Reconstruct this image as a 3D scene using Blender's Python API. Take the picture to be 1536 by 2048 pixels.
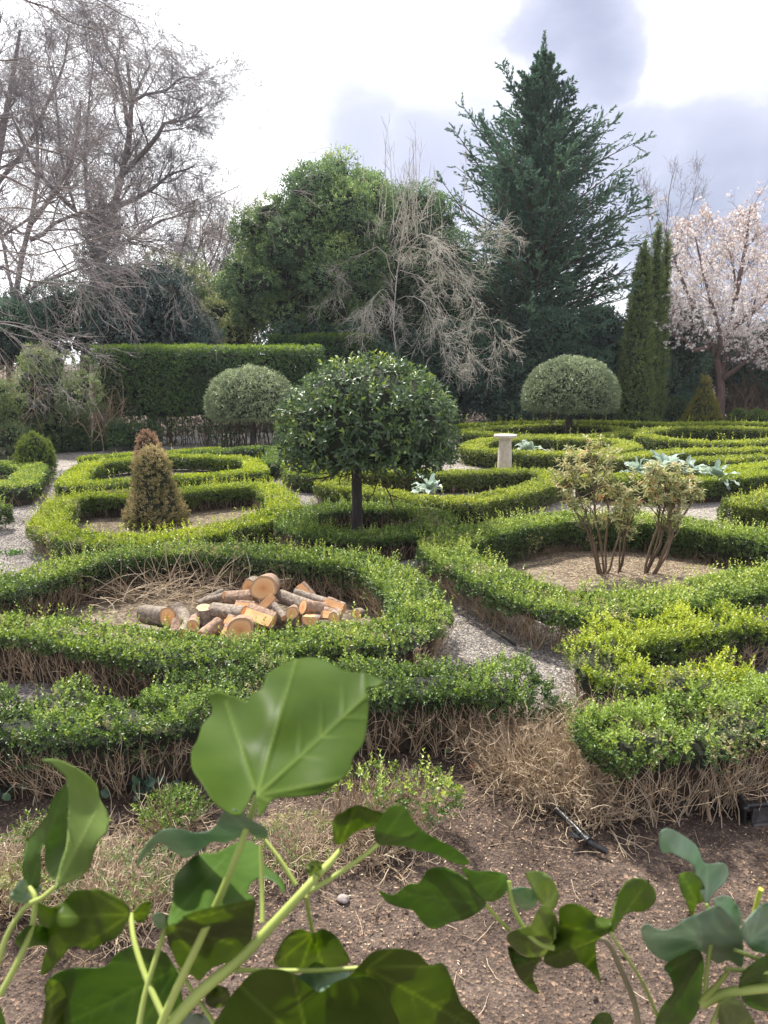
import bpy, math, random
import numpy as np
from mathutils import Vector, geometry

for o in list(bpy.data.objects): bpy.data.objects.remove(o)
scene = bpy.context.scene
COL = scene.collection

# ------------------------------------------------------------------ camera
FPX = 1479.0; PITCH = math.radians(11.6); CAMH = 2.5
cam_d = bpy.data.cameras.new("camera"); cam = bpy.data.objects.new("camera", cam_d); COL.objects.link(cam)
cam.location = (0, 0, CAMH); cam.rotation_euler = (math.pi/2 - PITCH, 0, 0)
cam_d.sensor_fit = 'VERTICAL'; cam_d.sensor_height = 36.0; cam_d.lens = 36.0*FPX/2048.0
cam_d.clip_start = 0.02; cam_d.clip_end = 3000
cam_d.dof.use_dof = True; cam_d.dof.focus_distance = 11.0; cam_d.dof.aperture_fstop = 17.0
scene.camera = cam
scene.render.resolution_x = 768; scene.render.resolution_y = 1024

# ------------------------------------------------------------------ light
scene.view_settings.view_transform = 'Standard'; scene.view_settings.look = 'None'
scene.view_settings.exposure = 0.72; scene.view_settings.gamma = 1.0
SUN_EL = math.radians(57); SUN_AZ = math.radians(-30)      # azimuth from +Y towards +X
sd = bpy.data.lights.new("sun", 'SUN'); sd.energy = 5.0; sd.angle = math.radians(3); sd.color = (1.0, 0.95, 0.86)
so = bpy.data.objects.new("sun", sd); COL.objects.link(so)
sdir = Vector((math.sin(SUN_AZ)*math.cos(SUN_EL), math.cos(SUN_AZ)*math.cos(SUN_EL), math.sin(SUN_EL)))
so.rotation_euler = sdir.to_track_quat('Z', 'Y').to_euler(); so.location = sdir*60

world = bpy.data.worlds.new("World"); scene.world = world; world.use_nodes = True
wt = world.node_tree; wt.nodes.clear()
def wn(t, **k):
    n = wt.nodes.new(t)
    for a, b in k.items(): setattr(n, a, b)
    return n
wl = wt.links.new
out = wn('ShaderNodeOutputWorld'); bg = wn('ShaderNodeBackground')
sky = wn('ShaderNodeTexSky', sky_type='NISHITA', sun_disc=False, sun_elevation=SUN_EL, sun_rotation=SUN_AZ)
skym = wn('ShaderNodeVectorMath', operation='SCALE'); skym.inputs[3].default_value = 0.11
wl(sky.outputs[0], skym.inputs[0])
tc = wn('ShaderNodeTexCoord')
def raydir(px, py):
    x = (px-768)/FPX; y = (1024-py)/FPX
    v = Vector((x, math.cos(PITCH)+y*math.sin(PITCH), -math.sin(PITCH)+y*math.cos(PITCH)))
    return v
def wmath(op, a, b=None, clamp=False):
    n = wn('ShaderNodeMath', operation=op, use_clamp=clamp)
    for i, v in enumerate((a, b)):
        if v is None: continue
        if isinstance(v, (int, float)): n.inputs[i].default_value = v
        else: wl(v, n.inputs[i])
    return n.outputs[0]
nz = wn('ShaderNodeTexNoise'); nz.inputs['Scale'].default_value = 3.2; nz.inputs['Detail'].default_value = 7; nz.inputs['Roughness'].default_value = .55
mp = wn('ShaderNodeMapping'); mp.inputs['Scale'].default_value = (1, 1, 1.8)
wl(tc.outputs['Generated'], mp.inputs[0]); wl(mp.outputs[0], nz.inputs['Vector'])
wn_nrm = wn('ShaderNodeVectorMath', operation='NORMALIZE'); wl(tc.outputs['Generated'], wn_nrm.inputs[0])
wob = wn('ShaderNodeVectorMath', operation='MULTIPLY_ADD'); wob.inputs[1].default_value = (.22, .22, .22)
nsub = wn('ShaderNodeVectorMath', operation='SUBTRACT'); nsub.inputs[1].default_value = (.5, .5, .5)
wl(nz.outputs['Color'], nsub.inputs[0]); wl(nsub.outputs[0], wob.inputs[0]); wl(wn_nrm.outputs[0], wob.inputs[2])
# grey-lavender cloud banks, each a soft patch of the sky about a direction (radius in radians, strength)
banks = [((1120, 20), .085, 1.), ((1170, 110), .075, .9), ((990, 40), .055, .55), ((1150,-120), .12, .8), ((780, 300), .11, .62), ((920, 330), .12, .7),
         ((1240, 330), .10, .85), ((1400, 420), .14, 1.0), ((1560, 330), .10, .9), ((1080, 420), .12, .8), ((1600, 500), .2, 1.), ((800, 420), .12, .6), ((590, 130), .06, .36)]
acc = None
for (px, py), rad, st in banks:
    d = raydir(px, py).normalized()
    dn = wn('ShaderNodeVectorMath', operation='DISTANCE'); wl(wob.outputs[0], dn.inputs[0]); dn.inputs[1].default_value = d
    q = wmath('DIVIDE', dn.outputs['Value'], rad); q = wmath('POWER', q, 2.0); q = wmath('MULTIPLY', q, -0.9); q = wmath('EXPONENT', q); q = wmath('MULTIPLY', q, st)
    acc = q if acc is None else wmath('MAXIMUM', acc, q)
nz2 = wn('ShaderNodeTexNoise'); nz2.inputs['Scale'].default_value = 2.0; nz2.inputs['Detail'].default_value = 5
wl(tc.outputs['Generated'], nz2.inputs['Vector'])
sepd = wn('ShaderNodeSeparateXYZ'); wl(wn_nrm.outputs[0], sepd.inputs[0])
back = wmath('MULTIPLY', wmath('LESS_THAN', sepd.outputs[1], 0.35), wmath('MULTIPLY', nz2.outputs[0], 0.9))
acc = wmath('MAXIMUM', acc, back)
acc = wmath('MINIMUM', acc, 1.0)
cr = wn('ShaderNodeValToRGB'); wl(acc, cr.inputs[0])
el = cr.color_ramp.elements
el[0].position = 0.16; el[0].color = (1.55, 1.55, 1.58, 1)
el[1].position = 0.95; el[1].color = (.30, .32, .43, 1)
e = el.new(.55); e.color = (.50, .51, .62, 1); e2 = el.new(.36); e2.color = (.80, .80, .86, 1)
mx = wn('ShaderNodeMix', data_type='RGBA'); mx.inputs[0].default_value = .88
wl(skym.outputs[0], mx.inputs[6]); wl(cr.outputs[0], mx.inputs[7])
wl(mx.outputs[2], bg.inputs[0]); bg.inputs[1].default_value = 1.0
wl(bg.outputs[0], out.inputs[0])

# ------------------------------------------------------------------ placing
def G(px, py, h=0.0):
    v = raydir(px, py); t = (h-CAMH)/v.z
    return np.array((v.x*t, v.y*t, h))
def W(px, py, Y):
    v = raydir(px, py); t = Y/v.y
    return np.array((v.x*t, Y, CAMH+v.z*t))
def D(px, py, dist):                        # a point at a distance along the view
    v = raydir(px, py); v = v*dist
    return np.array((v.x, v.y, CAMH+v.z))

# ------------------------------------------------------------------ materials
def newmat(name):
    m = bpy.data.materials.new(name); m.use_nodes = True
    nt = m.node_tree; nt.nodes.clear()
    o = nt.nodes.new('ShaderNodeOutputMaterial')
    return m, nt, o
def ramp(nt, stops):
    r = nt.nodes.new('ShaderNodeValToRGB'); e = r.color_ramp.elements
    e[0].position, e[0].color = stops[0][0], (*stops[0][1], 1)
    e[1].position, e[1].color = stops[-1][0], (*stops[-1][1], 1)
    for p, c in stops[1:-1]:
        x = e.new(p); x.color = (*c, 1)
    return r
def leafmat(name, stops, trans=.3, rough=.42, spec=.5):
    m, nt, o = newmat(name); L = nt.links.new
    a = nt.nodes.new('ShaderNodeAttribute'); a.attribute_name = 'v'
    r = ramp(nt, stops); L(a.outputs['Fac'], r.inputs[0])
    p = nt.nodes.new('ShaderNodeBsdfPrincipled'); L(r.outputs[0], p.inputs['Base Color'])
    p.inputs['Roughness'].default_value = rough; p.inputs['Specular IOR Level'].default_value = spec
    if trans > 0:
        t = nt.nodes.new('ShaderNodeBsdfTranslucent'); h = nt.nodes.new('ShaderNodeHueSaturation')
        h.inputs['Value'].default_value = 1.5; h.inputs['Saturation'].default_value = 1.1; h.inputs['Hue'].default_value = .485
        L(r.outputs[0], h.inputs['Color']); L(h.outputs[0], t.inputs[0])
        mi = nt.nodes.new('ShaderNodeMixShader'); mi.inputs[0].default_value = trans
        L(p.outputs[0], mi.inputs[1]); L(t.outputs[0], mi.inputs[2]); L(mi.outputs[0], o.inputs[0])
    else: L(p.outputs[0], o.inputs[0])
    return m
def barkmat(name, c1, c2, scale=14, rough=.85, bump=.4, stretch=(1, 1, .25)):
    m, nt, o = newmat(name); L = nt.links.new
    g = nt.nodes.new('ShaderNodeTexCoord'); mp = nt.nodes.new('ShaderNodeMapping'); mp.inputs['Scale'].default_value = stretch
    n = nt.nodes.new('ShaderNodeTexNoise'); n.inputs['Scale'].default_value = scale; n.inputs['Detail'].default_value = 6; n.inputs['Roughness'].default_value = .65
    L(g.outputs['Object'], mp.inputs[0]); L(mp.outputs[0], n.inputs['Vector'])
    r = ramp(nt, [(.3, c1), (.7, c2)]); L(n.outputs[0], r.inputs[0])
    p = nt.nodes.new('ShaderNodeBsdfPrincipled'); L(r.outputs[0], p.inputs['Base Color']); p.inputs['Roughness'].default_value = rough
    b = nt.nodes.new('ShaderNodeBump'); b.inputs['Strength'].default_value = bump; b.inputs['Distance'].default_value = .01
    L(n.outputs[0], b.inputs['Height']); L(b.outputs[0], p.inputs['Normal']); L(p.outputs[0], o.inputs[0])
    return m
def attrmat(name, stops, rough=.8):
    return leafmat(name, stops, trans=0, rough=rough, spec=.3)

M = {}
# hedge leaves: v low = older leaf, also painted side-face shade; high = new growth
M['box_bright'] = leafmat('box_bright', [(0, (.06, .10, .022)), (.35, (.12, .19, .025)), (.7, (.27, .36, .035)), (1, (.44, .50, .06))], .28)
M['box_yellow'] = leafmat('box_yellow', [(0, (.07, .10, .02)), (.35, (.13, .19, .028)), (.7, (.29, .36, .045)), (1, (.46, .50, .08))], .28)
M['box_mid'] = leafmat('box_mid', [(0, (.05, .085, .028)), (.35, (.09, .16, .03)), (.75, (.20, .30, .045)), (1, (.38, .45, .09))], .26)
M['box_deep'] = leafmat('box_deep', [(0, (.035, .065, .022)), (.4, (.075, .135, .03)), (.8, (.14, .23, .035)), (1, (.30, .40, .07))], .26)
M['box_faded'] = leafmat('box_faded', [(0, (.06, .10, .04)), (.35, (.13, .18, .06)), (.7, (.25, .28, .10)), (1, (.45, .40, .22))], .35)
M['laurel'] = leafmat('laurel', [(0, (.04, .075, .035)), (.4, (.07, .125, .05)), (.75, (.11, .17, .06)), (.9, (.18, .26, .05)), (1, (.28, .36, .07))], .25, .42, .7)
M['bay'] = leafmat('bay', [(0, (.09, .13, .07)), (.5, (.18, .24, .12)), (.9, (.32, .39, .21)), (1, (.50, .55, .34))], .2, .36, .65)
M['holly_tree'] = leafmat('holly_tree', [(0, (.06, .12, .06)), (.5, (.13, .22, .10)), (.8, (.21, .32, .12)), (1, (.36, .44, .15))], .3, .42, .55)
M['dark_evergreen'] = leafmat('dark_evergreen', [(0, (.03, .07, .055)), (.6, (.065, .135, .09)), (1, (.15, .25, .13))], .22, .36, .6)
M['blue_evergreen'] = leafmat('blue_evergreen', [(0, (.04, .07, .065)), (.6, (.09, .14, .125)), (1, (.20, .28, .21))], .2, .32, .7)
M['wild_shrub'] = leafmat('wild_shrub', [(0, (.06, .10, .045)), (.5, (.14, .20, .08)), (.85, (.23, .30, .11)), (1, (.38, .38, .18))], .3)
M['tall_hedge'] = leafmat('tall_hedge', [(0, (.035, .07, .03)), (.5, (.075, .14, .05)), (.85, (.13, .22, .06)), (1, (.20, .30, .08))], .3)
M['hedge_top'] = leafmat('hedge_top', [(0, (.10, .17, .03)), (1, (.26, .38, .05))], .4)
M['conifer'] = leafmat('conifer', [(0, (.06, .12, .09)), (.5, (.115, .205, .135)), (.85, (.18, .29, .155)), (1, (.30, .41, .17))], .2, .6, .3)
M['yew'] = leafmat('yew', [(0, (.07, .11, .04)), (.5, (.14, .20, .065)), (1, (.26, .34, .11))], .25, .6, .3)
M['cone_brown'] = leafmat('cone_brown', [(0, (.14, .14, .055)), (.4, (.25, .235, .10)), (.8, (.43, .36, .17)), (1, (.60, .50, .28))], .3, .6, .3)
M['cone_red'] = leafmat('cone_red', [(0, (.17, .11, .07)), (.5, (.30, .20, .125)), (1, (.50, .36, .24))], .3, .6, .3)
M['cone_gold'] = leafmat('cone_gold', [(0, (.07, .09, .02)), (.5, (.17, .18, .03)), (1, (.36, .30, .07))], .3, .6, .3)
M['cone_green'] = leafmat('cone_green', [(0, (.04, .08, .025)), (.5, (.10, .16, .035)), (1, (.22, .28, .06))], .3, .6, .3)
M['blossom'] = leafmat('blossom', [(0, (.62, .56, .54)), (.5, (.72, .67, .65)), (1, (.82, .80, .77))], .45, .6, .2)
M['blossom_pink'] = leafmat('blossom_pink', [(0, (.30, .20, .15)), (.35, (.48, .39, .34)), (.65, (.62, .56, .53)), (1, (.74, .70, .67))], .3, .6, .2)
M['pieris'] = leafmat('pieris', [(0, (.14, .17, .07)), (.3, (.26, .30, .12)), (.6, (.46, .46, .22)), (.97, (.62, .60, .34)), (1, (.58, .36, .16))], .35, .4, .5)
M['glaucous'] = leafmat('glaucous', [(0, (.22, .30, .25)), (.5, (.34, .43, .36)), (1, (.50, .58, .49))], .25, .5, .4)
M['grassy'] = leafmat('grassy', [(0, (.08, .15, .04)), (.6, (.16, .25, .06)), (1, (.35, .38, .16))], .35, .5, .4)
M['twig_tan'] = attrmat('twig_tan', [(0, (.19, .13, .08)), (.5, (.38, .28, .18)), (1, (.60, .49, .35))])
M['twig_brown'] = attrmat('twig_brown', [(0, (.07, .045, .03)), (.5, (.16, .11, .07)), (1, (.32, .24, .16))])
M['twig_grey'] = attrmat('twig_grey', [(0, (.15, .14, .15)), (.5, (.23, .21, .215)), (1, (.33, .30, .29))])
M['twig_plum'] = attrmat('twig_plum', [(0, (.18, .155, .16)), (.5, (.27, .235, .235)), (1, (.38, .34, .32))])
M['twig_pale'] = attrmat('twig_pale', [(0, (.42, .39, .33)), (.5, (.58, .54, .45)), (1, (.72, .68, .58))])
M['trunk_dark'] = barkmat('trunk_dark', (.022, .018, .016), (.07, .058, .05))
M['trunk_grey'] = barkmat('trunk_grey', (.13, .11, .10), (.27, .23, .21))
M['trunk_cherry'] = barkmat('trunk_cherry', (.09, .055, .045), (.22, .15, .13))
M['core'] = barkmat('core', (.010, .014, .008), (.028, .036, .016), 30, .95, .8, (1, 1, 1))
M['core_brown'] = barkmat('core_brown', (.020, .014, .010), (.075, .055, .035), 40, .95, .9, (1, 1, .3))
M['stone'] = barkmat('stone', (.36, .32, .25), (.66, .59, .48), 11, .85, .5, (1, 1, .6))
M['black_plastic'] = barkmat('black_plastic', (.010, .010, .012), (.03, .03, .032), 30, .35, .15, (1, 1, 1))
M['dusty_plastic'] = barkmat('dusty_plastic', (.02, .02, .02), (.10, .09, .085), 20, .6, .3, (1, 1, 1))
M['log_bark'] = barkmat('log_bark', (.08, .062, .048), (.44, .36, .28), 30, .9, 1.0, (1, 1, 1))
M['log_bark_red'] = barkmat('log_bark_red', (.11, .06, .04), (.48, .33, .23), 26, .9, 1.0, (1, 1, 1))
def woodmat():
    m, nt, o = newmat('cut_wood'); L = nt.links.new
    a = nt.nodes.new('ShaderNodeAttribute'); a.attribute_name = 'v'
    g = nt.nodes.new('ShaderNodeTexCoord'); n = nt.nodes.new('ShaderNodeTexNoise'); n.inputs['Scale'].default_value = 9; n.inputs['Detail'].default_value = 4
    L(g.outputs['Object'], n.inputs['Vector'])
    mul = nt.nodes.new('ShaderNodeMath'); mul.operation = 'MULTIPLY_ADD'; L(n.outputs[0], mul.inputs[0]); mul.inputs[1].default_value = .25; L(a.outputs['Fac'], mul.inputs[2])
    sn = nt.nodes.new('ShaderNodeMath'); sn.operation = 'MULTIPLY'; L(mul.outputs[0], sn.inputs[0]); sn.inputs[1].default_value = 55
    s2 = nt.nodes.new('ShaderNodeMath'); s2.operation = 'SINE'; L(sn.outputs[0], s2.inputs[0])
    r = ramp(nt, [(.1, (.60, .24, .09)), (.45, (.76, .40, .17)), (.9, (.82, .52, .26)), (1., (.50, .32, .18))]); L(mul.outputs[0], r.inputs[0])
    mi = nt.nodes.new('ShaderNodeMix'); mi.data_type = 'RGBA'; mi.blend_type = 'MULTIPLY'
    r2 = ramp(nt, [(0, (.86, .80, .74)), (1, (1, 1, 1))]); L(s2.outputs[0], r2.inputs[0])
    mi.inputs[0].default_value = .8; L(r.outputs[0], mi.inputs[6]); L(r2.outputs[0], mi.inputs[7])
    p = nt.nodes.new('ShaderNodeBsdfPrincipled'); L(mi.outputs[2], p.inputs['Base Color']); p.inputs['Roughness'].default_value = .75; L(p.outputs[0], o.inputs[0])
    return m
M['cut_wood'] = woodmat()
M['crumb'] = attrmat('crumb', [(0, (.03, .022, .018)), (.5, (.10, .07, .058)), (.8, (.22, .16, .13)), (1, (.50, .38, .27))], .9)
M['stones'] = attrmat('stones', [(0, (.06, .055, .05)), (.35, (.22, .20, .185)), (.75, (.44, .41, .38)), (1, (.70, .67, .63))], .8)
M['red_leaf'] = leafmat('red_leaf', [(0, (.40, .06, .03)), (1, (.55, .12, .06))], .2)
M['dry_leaf'] = leafmat('dry_leaf', [(0, (.42, .24, .12)), (1, (.60, .40, .24))], .3)
M['pale_leaf'] = leafmat('pale_leaf', [(0, (.22, .30, .14)), (1, (.36, .42, .24))], .2)
M['blade_green'] = leafmat('blade_green', [(0, (.10, .24, .05)), (1, (.22, .42, .08))], .4)

def groundmat(name, kind):
    m, nt, o = newmat(name); L = nt.links.new
    g = nt.nodes.new('ShaderNodeTexCoord')
    def noise(s, d=6, r=.6):
        n = nt.nodes.new('ShaderNodeTexNoise'); n.inputs['Scale'].default_value = s; n.inputs['Detail'].default_value = d; n.inputs['Roughness'].default_value = r
        L(g.outputs['Object'], n.inputs['Vector']); return n.outputs[0]
    p = nt.nodes.new('ShaderNodeBsdfPrincipled'); p.inputs['Roughness'].default_value = .92; p.inputs['Specular IOR Level'].default_value = .2
    def mix(fac, a, b, mode='MIX'):
        n = nt.nodes.new('ShaderNodeMix'); n.data_type = 'RGBA'; n.blend_type = mode
        if isinstance(fac, float): n.inputs[0].default_value = fac
        else: L(fac, n.inputs[0])
        L(a, n.inputs[6]); L(b, n.inputs[7]); return n.outputs[2]
    v = nt.nodes.new('ShaderNodeTexVoronoi'); L(g.outputs['Object'], v.inputs['Vector'])
    vs = nt.nodes.new('ShaderNodeSeparateColor'); L(v.outputs['Color'], vs.inputs[0])
    if kind == 'soil':
        v.inputs['Scale'].default_value = 75
        a = ramp(nt, [(.3, (.066, .048, .039)), (.5, (.12, .089, .072)), (.7, (.20, .155, .128))]); L(noise(2.2, 8, .7), a.inputs[0])
        b = ramp(nt, [(0, (.45, .42, .4)), (.5, (.95, .92, .9)), (.86, (1.15, 1.1, 1.0)), (1, (2.6, 2.3, 1.9))]); L(vs.outputs[0], b.inputs[0])
        c = mix(.85, a.outputs[0], b.outputs[0], 'MULTIPLY')
    elif kind == 'gravel':
        v.inputs['Scale'].default_value = 62
        b = ramp(nt, [(0, (.10, .09, .082)), (.35, (.24, .22, .20)), (.75, (.42, .38, .35)), (1, (.66, .62, .58))]); L(vs.outputs[0], b.inputs[0])
        a = ramp(nt, [(.3, (.72, .68, .64)), (.7, (1.1, 1.08, 1.05))]); L(noise(1.6), a.inputs[0])
        c = mix(1., b.outputs[0], a.outputs[0], 'MULTIPLY')
    else:  # litter / bed
        v.inputs['Scale'].default_value = 45
        a = ramp(nt, [(.3, (.11, .085, .065)), (.5, (.20, .165, .125)), (.7, (.32, .275, .21))]); L(noise(5, 8, .7), a.inputs[0])
        b = ramp(nt, [(0, (.5, .48, .45)), (.6, (1, .98, .95)), (1, (1.9, 1.75, 1.5))]); L(vs.outputs[0], b.inputs[0])
        c = mix(.9, a.outputs[0], b.outputs[0], 'MULTIPLY')
    L(c, p.inputs['Base Color'])
    bp = nt.nodes.new('ShaderNodeBump'); bp.inputs['Strength'].default_value = .9; bp.inputs['Distance'].default_value = .012
    L(v.outputs['Distance'], bp.inputs['Height']); b2 = nt.nodes.new('ShaderNodeBump'); b2.inputs['Strength'].default_value = .7; b2.inputs['Distance'].default_value = .03
    L(noise(24, 8, .7), b2.inputs['Height']); L(bp.outputs[0], b2.inputs['Normal']); L(b2.outputs[0], p.inputs['Normal'])
    L(p.outputs[0], o.inputs[0]); return m
M['soil'] = groundmat('soil', 'soil'); M['gravel'] = groundmat('gravel', 'gravel'); M['litter'] = groundmat('litter', 'litter')
def ivymat(name, stops, veincol, trans):
    m, nt, o = newmat(name); L = nt.links.new
    a = nt.nodes.new('ShaderNodeAttribute'); a.attribute_name = 'v'
    g = nt.nodes.new('ShaderNodeTexCoord'); n = nt.nodes.new('ShaderNodeTexNoise'); n.inputs['Scale'].default_value = 28; n.inputs['Detail'].default_value = 5
    L(g.outputs['Object'], n.inputs['Vector'])
    r = ramp(nt, stops); L(n.outputs[0], r.inputs[0])
    vc = nt.nodes.new('ShaderNodeRGB'); vc.outputs[0].default_value = (*veincol, 1)
    mi = nt.nodes.new('ShaderNodeMix'); mi.data_type = 'RGBA'; L(a.outputs['Fac'], mi.inputs[0]); L(r.outputs[0], mi.inputs[6]); L(vc.outputs[0], mi.inputs[7])
    p = nt.nodes.new('ShaderNodeBsdfPrincipled'); L(mi.outputs[2], p.inputs['Base Color']); p.inputs['Roughness'].default_value = .45; p.inputs['Specular IOR Level'].default_value = .28
    bp = nt.nodes.new('ShaderNodeBump'); bp.inputs['Strength'].default_value = .35; bp.inputs['Distance'].default_value = .002; L(n.outputs[0], bp.inputs['Height']); L(bp.outputs[0], p.inputs['Normal'])
    t = nt.nodes.new('ShaderNodeBsdfTranslucent'); h = nt.nodes.new('ShaderNodeHueSaturation'); h.inputs['Value'].default_value = 1.5; h.inputs['Saturation'].default_value = 1.15; h.inputs['Hue'].default_value = .475
    L(mi.outputs[2], h.inputs['Color']); L(h.outputs[0], t.inputs[0])
    ms = nt.nodes.new('ShaderNodeMixShader'); ms.inputs[0].default_value = trans; L(p.outputs[0], ms.inputs[1]); L(t.outputs[0], ms.inputs[2]); L(ms.outputs[0], o.inputs[0])
    return m
M['ivy_green'] = ivymat('ivy_green', [(.3, (.065, .12, .010)), (.7, (.10, .165, .017))], (.34, .44, .12), .6)
M['ivy_big'] = ivymat('ivy_big', [(.3, (.045, .095, .006)), (.7, (.075, .135, .012))], (.26, .36, .08), .5)
M['ivy_big'].node_tree.nodes['Principled BSDF'].inputs['Specular IOR Level'].default_value = .16
M['ivy_pale'] = ivymat('ivy_pale', [(.3, (.13, .20, .05)), (.7, (.18, .26, .07))], (.42, .52, .2), .45)
M['ivy_dark'] = ivymat('ivy_dark', [(.3, (.06, .13, .02)), (.7, (.10, .19, .028))], (.2, .32, .09), .5)
M['ivy_blue'] = ivymat('ivy_blue', [(.3, (.15, .245, .165)), (.7, (.26, .365, .265))], (.45, .56, .42), .25)
M['ivy_stem'] = attrmat('ivy_stem', [(0, (.26, .36, .07)), (1, (.50, .56, .16))], .5)
M['ivy_bud'] = attrmat('ivy_bud', [(0, (.34, .34, .05)), (1, (.46, .45, .08))], .6)
M['pebble'] = barkmat('pebble', (.24, .20, .18), (.38, .33, .30), 30, .9, .3, (1, 1, 1))
M['ivy_wood'] = attrmat('ivy_wood', [(0, (.16, .13, .08)), (1, (.40, .34, .22))], .7)

# ------------------------------------------------------------------ mesh helpers
def rng_for(s): return np.random.default_rng(abs(hash_str(s)) % (2**32))
def hash_str(s):
    h = 2166136261
    for c in s: h = ((h ^ ord(c))*16777619) & 0xffffffff
    return h
def nrm(a):
    return a/np.maximum(np.linalg.norm(a, axis=-1, keepdims=True), 1e-9)
def _h(i, j, k):
    n = (i*374761393 + j*668265263 + k*2147483647) & 0xffffffff
    n = ((n ^ (n >> 13))*1274126177) & 0xffffffff
    return ((n ^ (n >> 16)) & 0xffff)/65535.0
def vnoise(P, s=1.0, seed=0):
    Q = np.asarray(P)*s + seed*17.31; I = np.floor(Q).astype(np.int64); F = Q-I; F = F*F*(3-2*F)
    r = 0
    for dx in (0, 1):
        for dy in (0, 1):
            for dz in (0, 1):
                w = (F[..., 0] if dx else 1-F[..., 0])*(F[..., 1] if dy else 1-F[..., 1])*(F[..., 2] if dz else 1-F[..., 2])
                r = r + w*_h(I[..., 0]+dx, I[..., 1]+dy, I[..., 2]+dz)
    return r*2-1

class MB:
    def __init__(s): s.V = []; s.T = []; s.A = []; s.MI = []; s.S = []; s.n = 0
    def add(s, V, T, v=.5, mi=0, smooth=False):
        V = np.asarray(V, float).reshape(-1, 3); T = np.asarray(T, np.int64).reshape(-1, 3)
        s.V.append(V); s.T.append(T+s.n); s.n += len(V)
        s.A.append(np.broadcast_to(np.asarray(v, float), (len(V),)))
        s.MI.append(np.full(len(T), mi, np.int32)); s.S.append(np.full(len(T), smooth, bool)); return s
    def build(s, name, mats, parent=None, loc=None):
        V = np.concatenate(s.V); T = np.concatenate(s.T); A = np.concatenate(s.A); MI = np.concatenate(s.MI); S = np.concatenate(s.S)
        base = np.array(parent.location) if parent is not None and loc is None else np.array(loc if loc is not None else (0, 0, 0))
        me = bpy.data.meshes.new(name); me.vertices.add(len(V)); me.vertices.foreach_set('co', (V-base).astype(np.float32).ravel())
        me.loops.add(T.size); me.loops.foreach_set('vertex_index', T.astype(np.int32).ravel())
        me.polygons.add(len(T)); me.polygons.foreach_set('loop_start', np.arange(0, T.size, 3, dtype=np.int32))
        me.polygons.foreach_set('material_index', MI); me.polygons.foreach_set('use_smooth', S)
        at = me.attributes.new('v', 'FLOAT', 'POINT'); at.data.foreach_set('value', A.astype(np.float32))
        me.update(calc_edges=True)
        for m in (mats if isinstance(mats, (list, tuple)) else [mats]): me.materials.append(M[m] if isinstance(m, str) else m)
        o = bpy.data.objects.new(name, me); COL.objects.link(o)
        if parent is not None:
            o.parent = parent
            if loc is not None: o.location = np.array(loc)-np.array(parent.location)
        elif loc is not None: o.location = loc
        return o
def thing(name, label, cat, loc, group=None):
    o = bpy.data.objects.new(name, None); COL.objects.link(o); o.location = tuple(float(x) for x in loc); o.empty_display_size = .2
    o['label'] = label; o['category'] = cat
    if group: o['group'] = group
    return o
def tag(o, label=None, cat=None, group=None, kind=None):
    if label: o['label'] = label
    if cat: o['category'] = cat
    if group: o['group'] = group
    if kind: o['kind'] = kind
    return o

def leaves(mb, P, N, Tn, size, asp=.5, fold=.12, v=.5, mi=0):
    """folded diamond leaves: base P, normal N, direction Tn"""
    n = len(P); size = np.broadcast_to(size, (n,))[:, None]
    B = nrm(np.cross(N, Tn)); T = nrm(Tn); Nn = nrm(np.cross(T, B))
    w = size*asp*.5
    V = np.stack([P, P+T*size*.45+B*w+Nn*fold*size, P+T*size, P+T*size*.45-B*w+Nn*fold*size], 1)
    i = np.arange(n)[:, None]*4
    T_ = np.concatenate([i+[0, 1, 2], i+[0, 2, 3]], 1).reshape(-1, 3)
    mb.add(V.reshape(-1, 3), T_, np.repeat(np.broadcast_to(v, (n,)), 4), mi)
def leaves6(mb, P, N, Tn, size, asp=.42, fold=.1, v=.5, mi=0, droop=.15):
    n = len(P); size = np.broadcast_to(size, (n,))[:, None]
    B = nrm(np.cross(N, Tn)); T = nrm(Tn); Nn = nrm(np.cross(T, B)); w = size*asp*.5
    V = np.stack([P, P+T*size*.3+B*w*.9+Nn*fold*size, P+T*size*.68+B*w*.8+Nn*(fold*.7-droop*.3)*size, P+T*size-Nn*droop*size,
                  P+T*size*.68-B*w*.8+Nn*(fold*.7-droop*.3)*size, P+T*size*.3-B*w*.9+Nn*fold*size, P+T*size*.5], 1)
    i = np.arange(n)[:, None]*7
    T_ = np.concatenate([i+[0, 1, 6], i+[1, 2, 6], i+[2, 3, 6], i+[3, 4, 6], i+[4, 5, 6], i+[5, 0, 6]], 1).reshape(-1, 3)
    mb.add(V.reshape(-1, 3), T_, np.repeat(np.broadcast_to(v, (n,)), 7), mi)
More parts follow.
